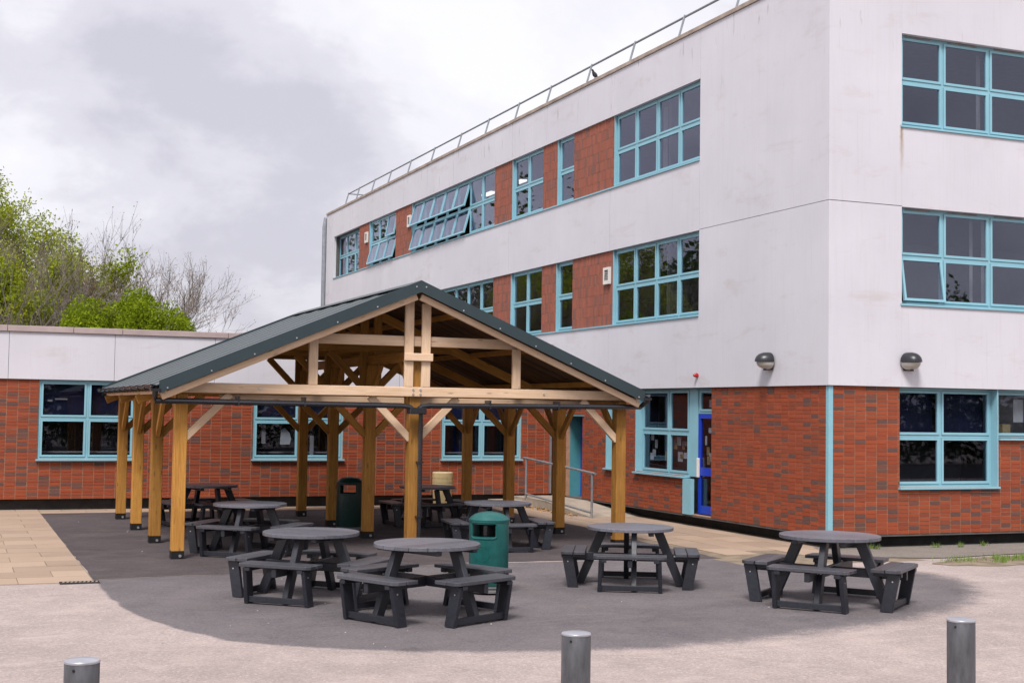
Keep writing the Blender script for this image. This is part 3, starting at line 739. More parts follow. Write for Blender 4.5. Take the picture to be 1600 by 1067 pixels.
# roof safety rail
RP = [51.37, 49.8, 47.75, 45.72, 43.47, 41.03, 38.53, 36.23, 33.97, 31.82, 29.41, 27.14, 24.88, 22.6, 20.3]
rail = MB().tube([(14.13, 51.37, 10.66), (14.13, 18.0 + 1.6, 10.66)], .026, 8).tube([(14.13, 51.37, 10.66), (15.6, 51.37, 10.66)], .026, 8).build('safety_rail', M['galv_rail'], bld, smooth=True)
for yy in RP: MB().tube([(13.93, yy + .05, 9.95), (14.13, yy, 10.70)], .024, 6).build('rail_post', M['galv_rail'], rail, smooth=True)

# ------------------------------------------------------------------ single-storey wing
wing = tag(empty('wing_building', (3, WY, 0)), 'low flat roofed red brick wing with white fascia behind the timber shelter', 'building')
WT, WC, WX0 = 2.754, 3.80, -9.0
ww = [(1.665, 3.65), (6.21, 8.285), (10.685, 12.72)]
gW = [(a, b, 1.075, WT) for a, b in ww]
wallsheet(FW, WX0, FX - .01, .235, WT, gW, .058, wing, 'mortar_bed', 'mortar', .1)
BW = bricks(FW, WX0, FX + .03, .235, WT - .004, gW, seed=9, start=FX + .03 - CW * 120)
lay(wing, [('W', FW, BW)], 300)
for a, b in ww:
    window(FW, wing, [a, (a + b) / 2, b], [1.075, 1.94, WT - .005], .07, sill_out=.03, glass='glass_low')
    for q in range(2):
        u0 = a + .05 + q * (b - a) / 2; 
        MB().fbox(FW, u0, u0 + (b - a) / 2 - .08, .24, .25, 1.96, 2.7).build('blind', M['blind'], wing)
    MB().fbox(FW, a + .04, b - .04, .9, .93, 1.1, 1.94).build('dark_backing', M['unlit_interior'], wing)  # added dark sheet in place of the unlit depth of the room
    MB().fbox(FW, a + .05, b - .05, .35, .75, 1.20, 1.225).build('shelf', M['blind_pale'], wing)
# paper cut-outs and bottle seen in the middle window
pc = MB().prism([(6.86, 1.40), (7.08, 1.40), (7.12, 1.52), (7.08, 1.66), (6.96, 1.78), (6.88, 1.72)], 0, .004)
pc.v = [(x, WY + .20 + z, y_) for x, y_, z in pc.v]; pc.build('notice', M['paper'], wing)
for u0, u1, z0, z1 in ((6.44, 6.53, 1.42, 1.86), (7.55, 7.64, 1.14, 1.6), (7.38, 7.42, 1.3, 1.75)):
    MB().fbox(FW, u0, u1, .20, .204, z0, z1).build('notice', M['blind_pale'], wing)
MB().fbox(FW, 2.0, 2.25, .2, .204, 2.33, 2.36).fbox(FW, 1.85, 1.95, .2, .204, 2.29, 2.33).build('notice', M['blind_pale'], wing)
fj = [WX0, -7.5, -5.36, -3.22, -1.08, 1.04, 3.18, 5.32, 7.46, 9.6, 11.74, FX - .012]
for a, b in zip(fj, fj[1:]): 
    MB().fbox(FW, a + .004, b - .004, 0, .10, WT, 3.745).build('fascia_panel', M['render'], wing)
wallsheet(FW, WX0, FX - .02, WT, 3.745, [], .102, wing, 'wall_core', 'dark_core', .1)
cj = [WX0, -6.5, -4, -1.5, 1.0, 2.32, 3.33, 5.6, 8.0, 10.4, FX - .02]
for a, b in zip(cj, cj[1:]): MB().fbox(FW, a + .004, b - .004, -.04, .3, 3.748, 3.872).build('coping', M['wing_coping'], wing, bev=.006)
MB().box(WX0, FX - .02, WY + .3, WY + 9, 3.72, 3.80).build('roof', M['roof_felt'], wing)
MB().box(WX0, FX - .02, WY + 4.5, WY + 4.6, .2, 3.72).box(WX0 + .12, FX - .15, WY + .35, WY + 4.4, .20, .233).build('inner_walls', M['interior'], wing)
MB().box(WX0, WX0 + .1, WY + .17, WY + 9, 0, 3.72).box(WX0 + .1, FX - .02, WY + 8.9, WY + 9, 0, 3.72).build('rear_wall', M['render'], wing)
MB().box(WX0, FX, WY + .2, WY + .34, 0, .234).build('plinth', M['plinth'], wing)
MB().box(FX - .075, FX - .03, WY - .03, WY + .03, .25, WT - .01).build('corner_trim', M['galv_rail'], wing)

# ------------------------------------------------------------------ ramp and handrail
rp = MB(); rx0, rx1 = 12.5, FX + .3
rp.add([(rx0, 26.0, .012), (rx1, 26.0, .012), (rx1, 28.3, .20), (rx0, 28.3, .20), (rx0, 26.0, -.05), (rx1, 26.0, -.05), (rx1, 28.3, -.05), (rx0, 28.3, -.05)],
       [(0, 1, 2, 3), (4, 7, 6, 5), (0, 4, 5, 1), (1, 5, 6, 2), (3, 2, 6, 7), (0, 3, 7, 4)])
rp.box(rx0, rx1, 28.302, WY + .04, -.05, .20).box(rx0 - .62, rx0 - .002, 28.9, WY + .04, -.05, .13)
rp.build('ramp', M['concrete'])['kind'] = 'structure'
hr = tag(empty('handrail', (12.5, 27.5, 0)), 'grey tubular handrail along the ramp to the far teal door', 'handrail')
for yy, zb, zt in ((29.33, .2, 1.13), (25.78, .0, .94)):
    MB().tube([(12.5, yy, zb), (12.5, yy, zt)], .027, 8).build('post', M['galv_rail'], hr, smooth=True)
MB().tube([(12.5, 29.5, 1.14), (12.5, 25.62, .945)], .026, 8).build('top_rail', M['galv_rail'], hr, smooth=True)
MB().tube([(12.5, 29.33, .30), (12.5, 25.78, .12)], .022, 8).build('bottom_rail', M['galv_rail'], hr, smooth=True)

# ------------------------------------------------------------------ timber shelter
sh = tag(empty('timber_shelter', (6.7, 24, 0)), 'open timber shelter with dark green pitched metal roof in the courtyard', 'shelter')
LOC = {}
def timber(name, p0, p1, w_, h, m, up=(0, 0, 1), parent=sh, bev=.007):
    p0, p1 = Vector(p0), Vector(p1); L = (p1 - p0).length; d = (p1 - p0) / L
    u = Vector(up); u = (u - d * u.dot(d)).normalized(); s = u.cross(d)
    me = MB().box(0, L, -w_ / 2, w_ / 2, -h / 2, h / 2).mesh(name, M[m], bev=bev)
    o = bpy.data.objects.new(name, me); C.objects.link(o); o.parent = parent
    mt = Matrix((d, s, u)).transposed().to_4x4(); mt.translation = p0 - ORG[parent.name]
    o.matrix_local = mt; ORG[o.name] = p0; LOC[o.name] = mt; return o
PX = (3.11, 6.72, 10.36); PY = (20.35, 22.77, 25.19, 27.6)
RXC, RZ, EL_, ER_, EZ = 6.65, 4.22, 2.72, 10.58, 2.58
SL = (RZ - EZ) / (RXC - EL_)
def roofz(x): return RZ - SL * abs(x - RXC)
PW = .18
for j, yy in enumerate(PY):
    for i, xx in enumerate(PX):
        top = 2.42 if i != 1 else 3.0
        if j == 0 and i == 1: top = 3.12
        po = timber('post', (xx, yy, .115), (xx, yy, top), PW, PW, 'treated', up=(0, 1, 0))
        MB().box(xx - .093, xx + .093, yy - .093, yy + .093, .003, .118).build('base_shoe', M['black_shoe'], po, org=(xx, yy, 0))
        b_ = MB().tube([(xx + .03, yy - .093, .05), (xx + .03, yy - .115, .05)], .022, 8).build('bolt', M['bolt'], po, org=(xx, yy, 0))
        for o in po.children: 
            o.matrix_local = LOC[po.name].inverted() @ Matrix.Translation(Vector((xx, yy, 0)) - ORG[sh.name])
# frames: tie beam, collar, king struts, side struts, rafters, braces
for j, yy in enumerate(PY):
    fy = yy - .09 - .03 if j == 0 else yy
    tw = .06 if j == 0 else .12
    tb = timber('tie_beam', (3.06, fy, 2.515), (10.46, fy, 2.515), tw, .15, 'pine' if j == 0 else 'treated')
    if j == 0:
        for xa, xb in ((3.7, 6.6), (6.84, 9.8)): timber('rear_tie_beam', (xa, yy + .125, 2.37), (xb, yy + .125, 2.37), .06, .11, 'pine')
    if j == 0:
        for xx, zz in ((3.2, 2.52), (4.25, 2.52), (6.66, 2.55), (6.66, 2.48), (6.78, 2.55), (6.78, 2.48), (8.9, 2.52), (10.3, 2.53)):
            q = MB().tube([(xx, fy - .03, zz), (xx, fy - .045, zz)], .018, 8).build('bolt', M['bolt'], tb, org=(xx, fy, zz))
            q.matrix_local = LOC[tb.name].inverted() @ Matrix.Translation(Vector((xx, fy, zz)) - ORG[sh.name])
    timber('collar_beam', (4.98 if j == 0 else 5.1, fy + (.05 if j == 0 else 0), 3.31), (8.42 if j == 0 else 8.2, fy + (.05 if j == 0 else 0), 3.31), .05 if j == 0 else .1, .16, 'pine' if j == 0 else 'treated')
    for xx in (6.59, 6.87) if j == 0 else (6.6, 6.84):
        timber('king_strut', (xx, fy - .002, 2.592), (xx, fy - .002, roofz(xx) - .22), .055 if j == 0 else .06, .145, 'pine' if j == 0 else 'treated', up=(1, 0, 0))
    if j == 0:
        timber('spacer_block', (6.50, fy - .055, 3.06), (6.97, fy - .055, 3.06), .05, .12, 'pine')
        for xx in (5.06, 8.42): timber('side_strut', (xx, fy - .002, 2.592), (xx, fy - .002, roofz(xx) - .24), .058, .14, 'pine', up=(1, 0, 0))
    for sgn, xe in ((-1, EL_ + .05), (1, ER_ - .05)):
        ry = 19.95 if j == 0 else yy
        nz = .23 if j == 0 else .27
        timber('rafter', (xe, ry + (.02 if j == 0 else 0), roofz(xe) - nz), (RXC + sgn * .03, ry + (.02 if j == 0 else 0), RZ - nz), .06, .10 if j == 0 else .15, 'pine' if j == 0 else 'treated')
    # braces across the shelter
    by = yy - .03 if j == 0 else yy
    for xx, s in ((PX[0], 1), (PX[1], -1), (PX[1], 1), (PX[2], -1)):
        timber('brace', (xx + s * .06, by, 1.77), (xx + s * .72, by, 2.43), .07, .115, 'pine' if j == 0 else 'treated')
    if j:
        for s in (-1, 1): timber('brace', (PX[1] + s * .08, yy, 2.55), (PX[1] + s * .75, yy, 3.24), .08, .12, 'treated')
# beams along the shelter
for xx in (PX[0], PX[2]):
    timber('eaves_beam', (xx, 20.2, 2.37), (xx, 27.75, 2.37), .12, .10, 'treated')
timber('ridge_beam', (6.72, 20.46, 3.08), (6.72, 27.75, 3.08), .12, .16, 'treated')
for xx, zt in ((PX[0], 2.37), (PX[1], 3.02), (PX[2], 2.37)):
    for j, yy in enumerate(PY):
        for s in (-1, 1):
            if (j == 0 and s < 0) or (j == 3 and s > 0): continue
            timber('brace', (xx, yy + s * .06, zt - .60), (xx, yy + s * .66, zt), .07, .115, 'treated')
Y0, Y1 = 19.86, 27.85
# sheathing boards on the underside, running up the slope
SIN, COS = SL / math.hypot(1, SL), 1 / math.hypot(1, SL)
def on_slope(sgn, x, y, dn):      # dn: distance below the outer surface, square to the slope
    return Vector((x - sgn * SIN * dn * 1.0, y, roofz(x) - COS * dn))
nb = 40; bw = (Y1 - Y0 - .06) / nb
for sgn, xe in ((-1, EL_ + .03), (1, ER_ - .03)):
    for k in range(nb):
        yy = Y0 + .04 + (k + .5) * bw
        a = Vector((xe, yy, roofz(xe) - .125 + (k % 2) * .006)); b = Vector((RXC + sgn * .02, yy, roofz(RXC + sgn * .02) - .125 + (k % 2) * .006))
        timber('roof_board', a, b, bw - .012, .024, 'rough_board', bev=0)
    for f in (.18, .5, .82):
        xx = RXC + sgn * f * 3.9
        timber('purlin', (xx, 20.06, roofz(xx) - .185), (xx, Y1 - .05, roofz(xx) - .185), .05, .09, 'treated')
# ribbed roof sheets, about one metre wide each
for sgn, xe in ((-1, EL_ - .03), (1, ER_ + .03)):
    ns = 8; sw = (Y1 - Y0) / ns
    for k in range(ns):
        b = MB(); ya = Y0 + k * sw; prof = []
        nr = 1; rp_ = sw / nr
        for i in range(nr):
            s0 = ya + i * rp_
            prof += [(s0, 0), (s0 + rp_ * .78, 0), (s0 + rp_ * .81, .013), (s0 + rp_ * .96, .013)]
        prof.append((ya + sw - .002, 0))
        vs_ = []
        for (yy, h) in prof:
            for xx, hh in ((xe, h), (RXC, h)): vs_.append((xx, yy, roofz(xx) - .03 + hh))
            for xx in (RXC, xe): vs_.append((xx, yy, roofz(xx) - .04 + h - .002))
        n = len(prof); fs = []
        for i in range(n - 1):
            for q in range(4):
                q2 = (q + 1) % 4; fs.append((i * 4 + q, i * 4 + q2, (i + 1) * 4 + q2, (i + 1) * 4 + q))
        fs += [(0, 1, 2, 3), ((n - 1) * 4 + 3, (n - 1) * 4 + 2, (n - 1) * 4 + 1, (n - 1) * 4)]
        b.add(vs_, fs).build('roof_sheet', M['roof_sheet'], sh)
MB().add([(RXC - .16, Y0 - .01, roofz(RXC - .16) + .012), (RXC, Y0 - .01, RZ + .022), (RXC + .16, Y0 - .01, roofz(RXC + .16) + .012), (RXC - .16, Y1, roofz(RXC - .16) + .012), (RXC, Y1, RZ + .022), (RXC + .16, Y1, roofz(RXC + .16) + .012),
          (RXC - .16, Y0 - .01, roofz(RXC - .16) + .004), (RXC, Y0 - .01, RZ + .014), (RXC + .16, Y0 - .01, roofz(RXC + .16) + .004), (RXC - .16, Y1, roofz(RXC - .16) + .004), (RXC, Y1, RZ + .014), (RXC + .16, Y1, roofz(RXC + .16) + .004)],
         [(0, 1, 4, 3), (1, 2, 5, 4), (6, 9, 10, 7), (7, 10, 11, 8), (0, 6, 7, 1), (1, 7, 8, 2), (3, 4, 10, 9), (4, 5, 11, 10), (0, 3, 9, 6), (2, 8, 11, 5)]).build('ridge_cap', M['roof_sheet'], sh)
# verge flashing at both gables, with screws
for yv, d in ((Y0 - .012, -1), (Y1 + .012, 1)):
    for sgn, xe in ((-1, EL_), (1, ER_)):
        vb = MB(); t = .006
        pr_ = [(xe, roofz(xe) + .02), (RXC, RZ + .02), (RXC, RZ - .165), (xe, roofz(xe) - .165)]
        vb.add([(x, yv - t, z) for x, z in pr_] + [(x, yv + t, z) for x, z in pr_], [(0, 1, 2, 3), (7, 6, 5, 4), (0, 4, 5, 1), (1, 5, 6, 2), (2, 6, 7, 3), (3, 7, 4, 0)])
        vo_ = vb.build('verge_flashing', M['green_metal'], sh)
        if d < 0:
            for k in range(7):
                xx = xe + (RXC - xe) * (.03 + .95 * k / 6); zz = roofz(xx) - (.13 if k < 6 else .05)
                MB().tube([(xx, yv - t, zz), (xx, yv - t - .008, zz)], .013, 6).build('screw', M['bolt'], vo_)
# fascia boards, gutters, pipes
for sgn, xe in ((-1, EL_), (1, ER_)):
    timber('fascia_board', (xe + (-sgn) * .10, Y0 + .05, roofz(xe) - .115), (xe + (-sgn) * .10, Y1, roofz(xe) - .115), .03, .10, 'pine')
    gz = roofz(xe) - .035; gx = xe + sgn * .045
    g = MB(); nseg = 8; pts = []
    ring = [(gx + .06 * math.cos(math.pi + math.pi * i / nseg), gz + .06 * math.sin(math.pi + math.pi * i / nseg)) for i in range(nseg + 1)] + [(gx + .052 * math.cos(2 * math.pi - math.pi * i / nseg), gz + .052 * math.sin(2 * math.pi - math.pi * i / nseg)) for i in range(nseg + 1)]
    nr_ = len(ring); g.add([(x, Y0 - .02, z) for x, z in ring] + [(x, Y1, z) for x, z in ring], [(i, (i + 1) % nr_, nr_ + (i + 1) % nr_, nr_ + i) for i in range(nr_)])
    go = g.build('gutter', M['black_plastic'], sh, smooth=True)
    for k in range(10):
        yy = Y0 + .1 + k * .83
        MB().tube([(gx - sgn * .05, yy, gz - .02)] + [(gx + .066 * math.cos(a), yy, gz + .066 * math.sin(a)) for a in [R(180 + 180 * i / 6) for i in range(7)]], .010, 6).build('gutter_bracket', M['black_plastic'], go)
    MB().box(gx - .07, gx + .07, Y0 - .03, Y0 + .12, gz - .10, gz - .058).build('gutter_outlet', M['black_plastic'], go)
py = 20.06
MB().tube([(2.68, 19.92, 2.46), (2.68, 19.94, 2.39), (2.70, py, 2.315), (6.42, py, 2.295), (6.55, py, 2.28), (6.60, py, 2.25)], .043, 10).build('rain_pipe', M['black_plastic'], sh, smooth=True)
MB().tube([(10.66, 19.92, 2.52), (10.66, 19.94, 2.42), (10.60, py, 2.335), (6.88, py, 2.302), (6.76, py, 2.285), (6.72, py, 2.25)], .043, 10).build('rain_pipe', M['black_plastic'], sh, smooth=True)
MB().box(6.55, 6.82, 19.98, 20.16, 2.17, 2.27).build('hopper', M['black_plastic'], sh, bev=.01)
MB().tube([(6.79, 20.18, 2.2), (6.79, 20.18, .02)], .036, 10).build('downpipe', M['black_plastic'], sh, smooth=True)
for zz in (.55, 1.4): MB().box(6.745, 6.835, 20.14, 20.26, zz, zz + .03).build('pipe_clip', M['black_plastic'], sh)
for k in range(4):
    xx = (3.9, 4.9, 7.9, 9.1)[k]
    MB().box(xx - .015, xx + .015, 20.02, 20.24, 2.26, 2.40).build('pipe_clip', M['black_plastic'], sh)

# ------------------------------------------------------------------ picnic tables
def make_table():
    t = empty('picnic_table', (0, 0, 0)); RT = .56
    P = M['plastic']
    top = MB().box(-.45, .45, -.30, -.23, .672, .718).build('tabletop', P, t, bev=.006)
    MB().box(-.45, .45, .23, .30, .672, .718).build('batten', P, top, bev=.006)
    npk = 7; w_ = 2 * RT / npk
    for k in range(npk):
        x0, x1 = -RT + k * w_ + .0025, -RT + (k + 1) * w_ - .0025
        up_, dn_ = [], []
        for i in range(9):
            x = x0 + (x1 - x0) * i / 8; h = math.sqrt(max(0, RT * RT - x * x)); up_.append((x, h)); dn_.append((x, -h))
        poly = dn_ + up_[::-1]
        pl = []
        for p in poly:
            if not pl or (Vector(p) - Vector(pl[-1])).length > 1e-4: pl.append(p)
        if (Vector(pl[0]) - Vector(pl[-1])).length < 1e-4: pl.pop()
        MB().prism(pl, .719, .76).build('plank', M['plastic_top_sheen'], top, bev=.004)
    for q in range(4):
        a = q * math.pi / 2; c, s = math.cos(a), math.sin(a)
        def W_(r_, tt, z): return (c * r_ - s * tt, s * r_ + c * tt, z)
        tn = (-s, c, 0)
        off = .05 if q % 2 == 0 else -.05
        lg = MB().beam(W_(.36, off, .715), W_(.66, off, .0), .07, .125, up=W_(1, 0, 0)).build('leg', P, t, bev=.006)
        lg_v = lg.data
        for v in lg_v.vertices:
            if v.co.z < .03: v.co.z = max(v.co.z, .0) * .2 + .008
            if v.co.z > .70: v.co.z = min(v.co.z, .717)
        for dt in (-.015, .02): 
            MB().tube([W_(.565 + .0, off + dt, .385), W_(.59, off + dt, .385)], .010, 6).build('bolt', M['bolt'], lg)
        seat = MB().add(*_bm(W_, .58, .88, -.365, -.295, .375, .418)).build('seat', P, t, bev=.005)
        MB().add(*_bm(W_, .58, .88, .295, .365, .375, .418)).build('batten', P, seat, bev=.005)
        for r0, r1, hl in ((.575, .722, .46), (.730, .885, .455)):
            ch = .045 if r1 > .8 else .012
            poly = [(r0, -hl), (r1 - ch, -hl), (r1, -hl + ch), (r1, hl - ch), (r1 - ch, hl), (r0, hl)]
            pl = [(c * x - s * y_, s * x + c * y_) for x, y_ in poly]
            MB().prism(pl, .420, .458).build('seat_board', M['plastic_seat_sheen'], seat, bev=.004)
        for tt in (-.365, .365):
            l = MB().beam(W_(.805, tt, .418), W_(.725, tt * 1.04, .005), .048, .135, up=W_(1, 0, 0)).build('seat_leg', P, seat, bev=.005)
            for v in l.data.vertices:
                if v.co.z < .04: v.co.z = .006 + max(0, v.co.z) * .1
            for zz in (.10, .33):
                sg = 1 if tt > 0 else -1
                MB().tube([W_(.735 + zz * .18, tt + sg * .02, zz), W_(.735 + zz * .18, tt + sg * .032, zz)], .009, 6).build('bolt', M['bolt'], l)
        MB().add(*_bm(W_, .735, .775, -.36, .36, .02, .085)).build('foot_rail', P, seat, bev=.005)
    MB().box(-.86, .86, -.03, .03, .315, .415).build('cross_beam', P, t, bev=.006)
    MB().box(-.03, .03, .032, .86, .312, .412).build('cross_beam', P, t, bev=.006)
    MB().box(-.03, .03, -.86, -.032, .312, .412).build('cross_beam', P, t, bev=.006)
    return t
def _bm(W_, r0, r1, t0, t1, z0, z1):
    return ([W_(r0, t0, z0), W_(r1, t0, z0), W_(r1, t1, z0), W_(r0, t1, z0), W_(r0, t0, z1), W_(r1, t0, z1), W_(r1, t1, z1), W_(r0, t1, z1)],
            [(0, 3, 2, 1), (4, 5, 6, 7), (0, 1, 5, 4), (1, 2, 6, 5), (2, 3, 7, 6), (3, 0, 4, 7)])
TB = [((4.84, 14.09), 45, 1.04, 'round charcoal picnic table nearest the camera, in front of the bright green bin'),
      ((3.99, 15.86), -28, 1.02, 'round charcoal picnic table close behind and left of the one nearest the camera'),
      ((8.23, 15.81), 0, 1.0, 'round charcoal picnic table alone before the right front post, side benches seen end on'),
      ((9.80, 13.65), -16, 1.07, 'round charcoal picnic table furthest right, below the corner of the brick block'),
      ((4.28, 20.87), -27, 1.0, 'round dark picnic table just inside the shelter right of the front left post'),
      ((4.50, 25.9), 20, 1.0, 'round dark picnic table at the back left, half hidden by the front left post'),
      ((8.63, 25.16), 22, .98, 'round dark picnic table at the back of the shelter before the cream tub'),
      ((8.29, 20.61), 14, .98, 'round dark picnic table under the shelter directly behind the bright green bin')]
proto = make_table()
for i, ((x, y), a, s, lab) in enumerate(TB):
    o = proto if i == 0 else copy_tree(proto)
    tag(o, lab, 'picnic table', 'round recycled plastic picnic tables')
    to_cam = math.atan2(-y, -x)
    o.location = (x, y, .002); o.rotation_euler = (0, 0, to_cam + R(a)); o.scale = (s, s, s)

# ------------------------------------------------------------------ litter bins
def make_bin(loc, yaw, mt, label, h=1.0, rad=.245, simple_slot=False):
    LH = .62
    b = empty('litter_bin', loc); tag(b, label, 'bin', 'green litter bins')
    n = 48; body = MB(); zs = [.10, .12, .70, .705, .855, .86, .885]; rr = [rad - .008, rad, rad, rad, rad, rad, rad]
    x, y, _ = loc
    def ring(r_, z): return [(x + r_ * math.cos(yaw + 2 * math.pi * k / n), y + r_ * math.sin(yaw + 2 * math.pi * k / n), z) for k in range(n)]
    th = .012
    vs_ = []; [vs_.extend(ring(r_, z)) for r_, z in zip(rr, zs)]; [vs_.extend(ring(r_ - th, z)) for r_, z in zip(rr, zs)]
    fs = []; m_ = len(zs)
    def hole(i, k):
        aa = (k + .5) * 360 / n; return i == 3 and (min(aa, 360 - aa) < 38 or abs(aa - 180) < 38)
    for i in range(m_ - 1):
        for k in range(n):
            q = (k + 1) % n
            A = (i * n + k, i * n + q, (i + 1) * n + q, (i + 1) * n + k); B = tuple(v + m_ * n for v in A)
            if hole(i, k):
                continue
            fs.append(A); fs.append(B[::-1])
            if i == 3:
                if hole(i, q): fs.append((A[1], B[1], B[2], A[2]))
                if hole(i, (k - 1) % n): fs.append((A[0], A[3], B[3], B[0]))
    for k in range(n):
        q = (k + 1) % n
        if hole(3, k):
            fs.append((3 * n + k, 3 * n + q, 3 * n + q + m_ * n, 3 * n + k + m_ * n)); fs.append((4 * n + q, 4 * n + k, 4 * n + k + m_ * n, 4 * n + q + m_ * n))
        fs.append((k, k + m_ * n, q + m_ * n, q))
    body.add(vs_, fs).build('body', M[mt], b, smooth=True)
    MB().lathe([(rad + .006, .880), (rad + .008, .905), (rad - .005, .915), (rad - .02, .935), (rad * .72, .968), (rad * .4, .990), (rad * .12, 1.0), (.004, 1.0)], x, y, n).build('lid', M[mt], b, smooth=True)
    MB().lathe([(rad - .02, .02), (rad - .005, .025), (rad - .005, .05), (rad - .018, .055), (rad - .018, .075), (rad - .005, .08), (rad - .005, .10), (rad - .03, .102)], x, y, n).build('base_ring', M['ring_grey'], b, smooth=True)
    MB().lathe([(rad - .03, .13), (rad - .03, LH), (rad - .04, LH), (rad - .04, .14)], x, y, 24).build('liner', M['black_plastic'], b, smooth=True)
    MB().box(x - .10, x + .10, y - .10, y + .10, LH - .2, LH + .24).build('bag', M['black_plastic'], b, bev=.03) if not simple_slot else None
    # raised rim round the mouth
    rim = []
    for t in range(40):
        u = 2 * math.pi * t / 40; aa = R(41) * max(-1, min(1, 1.25 * math.cos(u))); z = .78 + .098 * max(-1, min(1, 1.25 * math.sin(u)))
        rim.append((x + (rad + .002) * math.cos(yaw + aa), y + (rad + .002) * math.sin(yaw + aa), z))
    rim.append(rim[0]); MB().tube(rim, .009, 6, cap=False).build('mouth_rim', M[mt], b, smooth=True)
    # embossed round emblem with a slanted figure stroke
    em = []
    for t in range(33):
        u = 2 * math.pi * t / 32; aa = .36 * math.cos(u); em.append((x + (rad + .001) * math.cos(yaw + aa), y + (rad + .001) * math.sin(yaw + aa), .50 + .088 * math.sin(u)))
    e = MB().tube(em, .0035, 5, cap=False)
    for seg in (((-.05, .55), (.0, .50), (-.06, .44)), ((.0, .50), (.1, .45)), ((-.09, .52), (.0, .525), (.1, .505))):
        e.tube([(x + (rad + .001) * math.cos(yaw + a), y + (rad + .001) * math.sin(yaw + a), z) for a, z in seg], .0035, 5)
    e.build('emblem', M[mt], b)
    b.scale = (1, 1, h)
    return b
make_bin((6.17, 15.62, .002), math.atan2(-15.6, -6.2) - R(18), 'bin_green', 'bright green domed litter bin behind the nearest picnic table')
make_bin((6.72, 23.95, .003), math.atan2(-24, -6.7) - R(8), 'bin_shaded', 'green litter bin in the shade between the shelter posts', 1.0, .235, True)

# ------------------------------------------------------------------ bollards
BO = [((.62, 6.92), 1.01, 'galvanised steel bollard at the lower left edge of the photo, only its top in view'),
      ((3.33, 7.05), .99, 'middle galvanised steel bollard standing below the bright green bin'),
      ((5.73, 6.64), 1.02, 'rightmost galvanised steel bollard, below the picnic table furthest right')]
for i, ((x, y), h, lab) in enumerate(BO):
    if i == 0:
        b0 = empty('bollard', (0, 0, 0))
        MB().lathe([(.084, -.2), (.084, .985), (.081, .994)], n=40).build('post', M['galv'], b0, smooth=True)
        MB().lathe([(.0855, .988), (.0855, .996), (.082, 1.0), (.05, 1.006), (.004, 1.008)], n=40).build('cap', M['galv_cap'], b0, smooth=True)
        b0_h = MB().tube([(-.02, -.0815, .962), (-.02, -.0850, .962)], .007, 8).build('hole', M['black_shoe'], b0)
    o = b0 if i == 0 else copy_tree(b0)
    o.location = (x, y, 0); o.scale = (1, 1, h); o.rotation_euler = (0, 0, R((-18, -32, -50)[i])); tag(o, lab, 'bollard', 'steel bollards across the foreground')

# ------------------------------------------------------------------ cream tub by the wing
tb = tag(empty('cream_tub', (10.56, 29.72, .01)), 'cream ribbed plastic tub standing against the brick wing wall', 'tub')
MB().lathe([(.20, .01), (.215, .03), (.225, .44), (.225, .45)], 10.56, 29.72, 32).build('body', M['cream'], tb, smooth=True)
MB().lathe([(.236, .45), (.24, .455), (.24, .54), (.232, .545), (.232, .552), (.24, .557), (.24, .64), (.232, .645), (.232, .652), (.24, .657), (.24, .78), (.225, .795), (.01, .80)], 10.56, 29.72, 32).build('lid', M['cream'], tb, smooth=True)

# ------------------------------------------------------------------ wall lamps, beacon, vents
def wall_lamp(F, u, z, label):
    l = empty('wall_lamp', F(u, 0, z)); tag(l, label, 'wall lamp', 'black hooded wall lamps')
    MB().fbox(F, u - .10, u + .10, -.04, -.001, z - .13, z + .14).build('back_plate', M['lamp_hood'], l, bev=.01)
    def half(top):
        vs_ = []; fs = []; na, nb_ = 16, 8
        for i in range(nb_ + 1):
            th = (math.pi / 2) * i / nb_
            for k in range(na + 1):
                ph = math.pi * k / na
                if top: px_, pn, pz = .185 * math.cos(th) ** .8 * math.cos(ph), -.04 - .27 * math.cos(th) ** .7 * math.sin(ph), .02 + .17 * math.sin(th)
                else: px_, pn, pz = .17 * math.cos(th) ** .8 * math.cos(ph), -.04 - .235 * math.cos(th) ** .8 * math.sin(ph), .012 - .125 * math.sin(th)
                vs_.append(F(u + px_, pn, z + pz))
        for i in range(nb_):
            for k in range(na): fs.append((i * (na + 1) + k, i * (na + 1) + k + 1, (i + 1) * (na + 1) + k + 1, (i + 1) * (na + 1) + k))
        fs.append(tuple(range(na + 1)))
        return MB().add(vs_, fs)
    half(True).build('hood', M['lamp_hood'], l, smooth=True); half(False).build('lens', M['lens'], l, smooth=True)
    MB().fbox(F, u - .02, u + .02, -.14, -.1, z - .135, z - .11).build('catch', M['lamp_hood'], l)
wall_lamp(FR, 15.155, 3.155, 'black hooded wall lamp right of the white corner, above the ground floor window')
wall_lamp(FL, 20.63, 3.165, 'black hooded wall lamp left of the white corner, above the blank brick wall')
be = tag(empty('alarm_beacon', FL(23.2, 0, 2.99)), 'small red alarm beacon on the white wall above the blue door', 'beacon')
MB().tube([FL(23.2, -.001, 2.99), FL(23.2, -.03, 2.99)], .045, 14).build('base', M['red'], be, smooth=True)
MB().tube([FL(23.2, -.03, 2.99), FL(23.2, -.07, 2.99), FL(23.2, -.088, 2.99), FL(23.2, -.094, 2.99)], [.038, .036, .024, .006], 14).build('dome', M['red'], be, smooth=True)
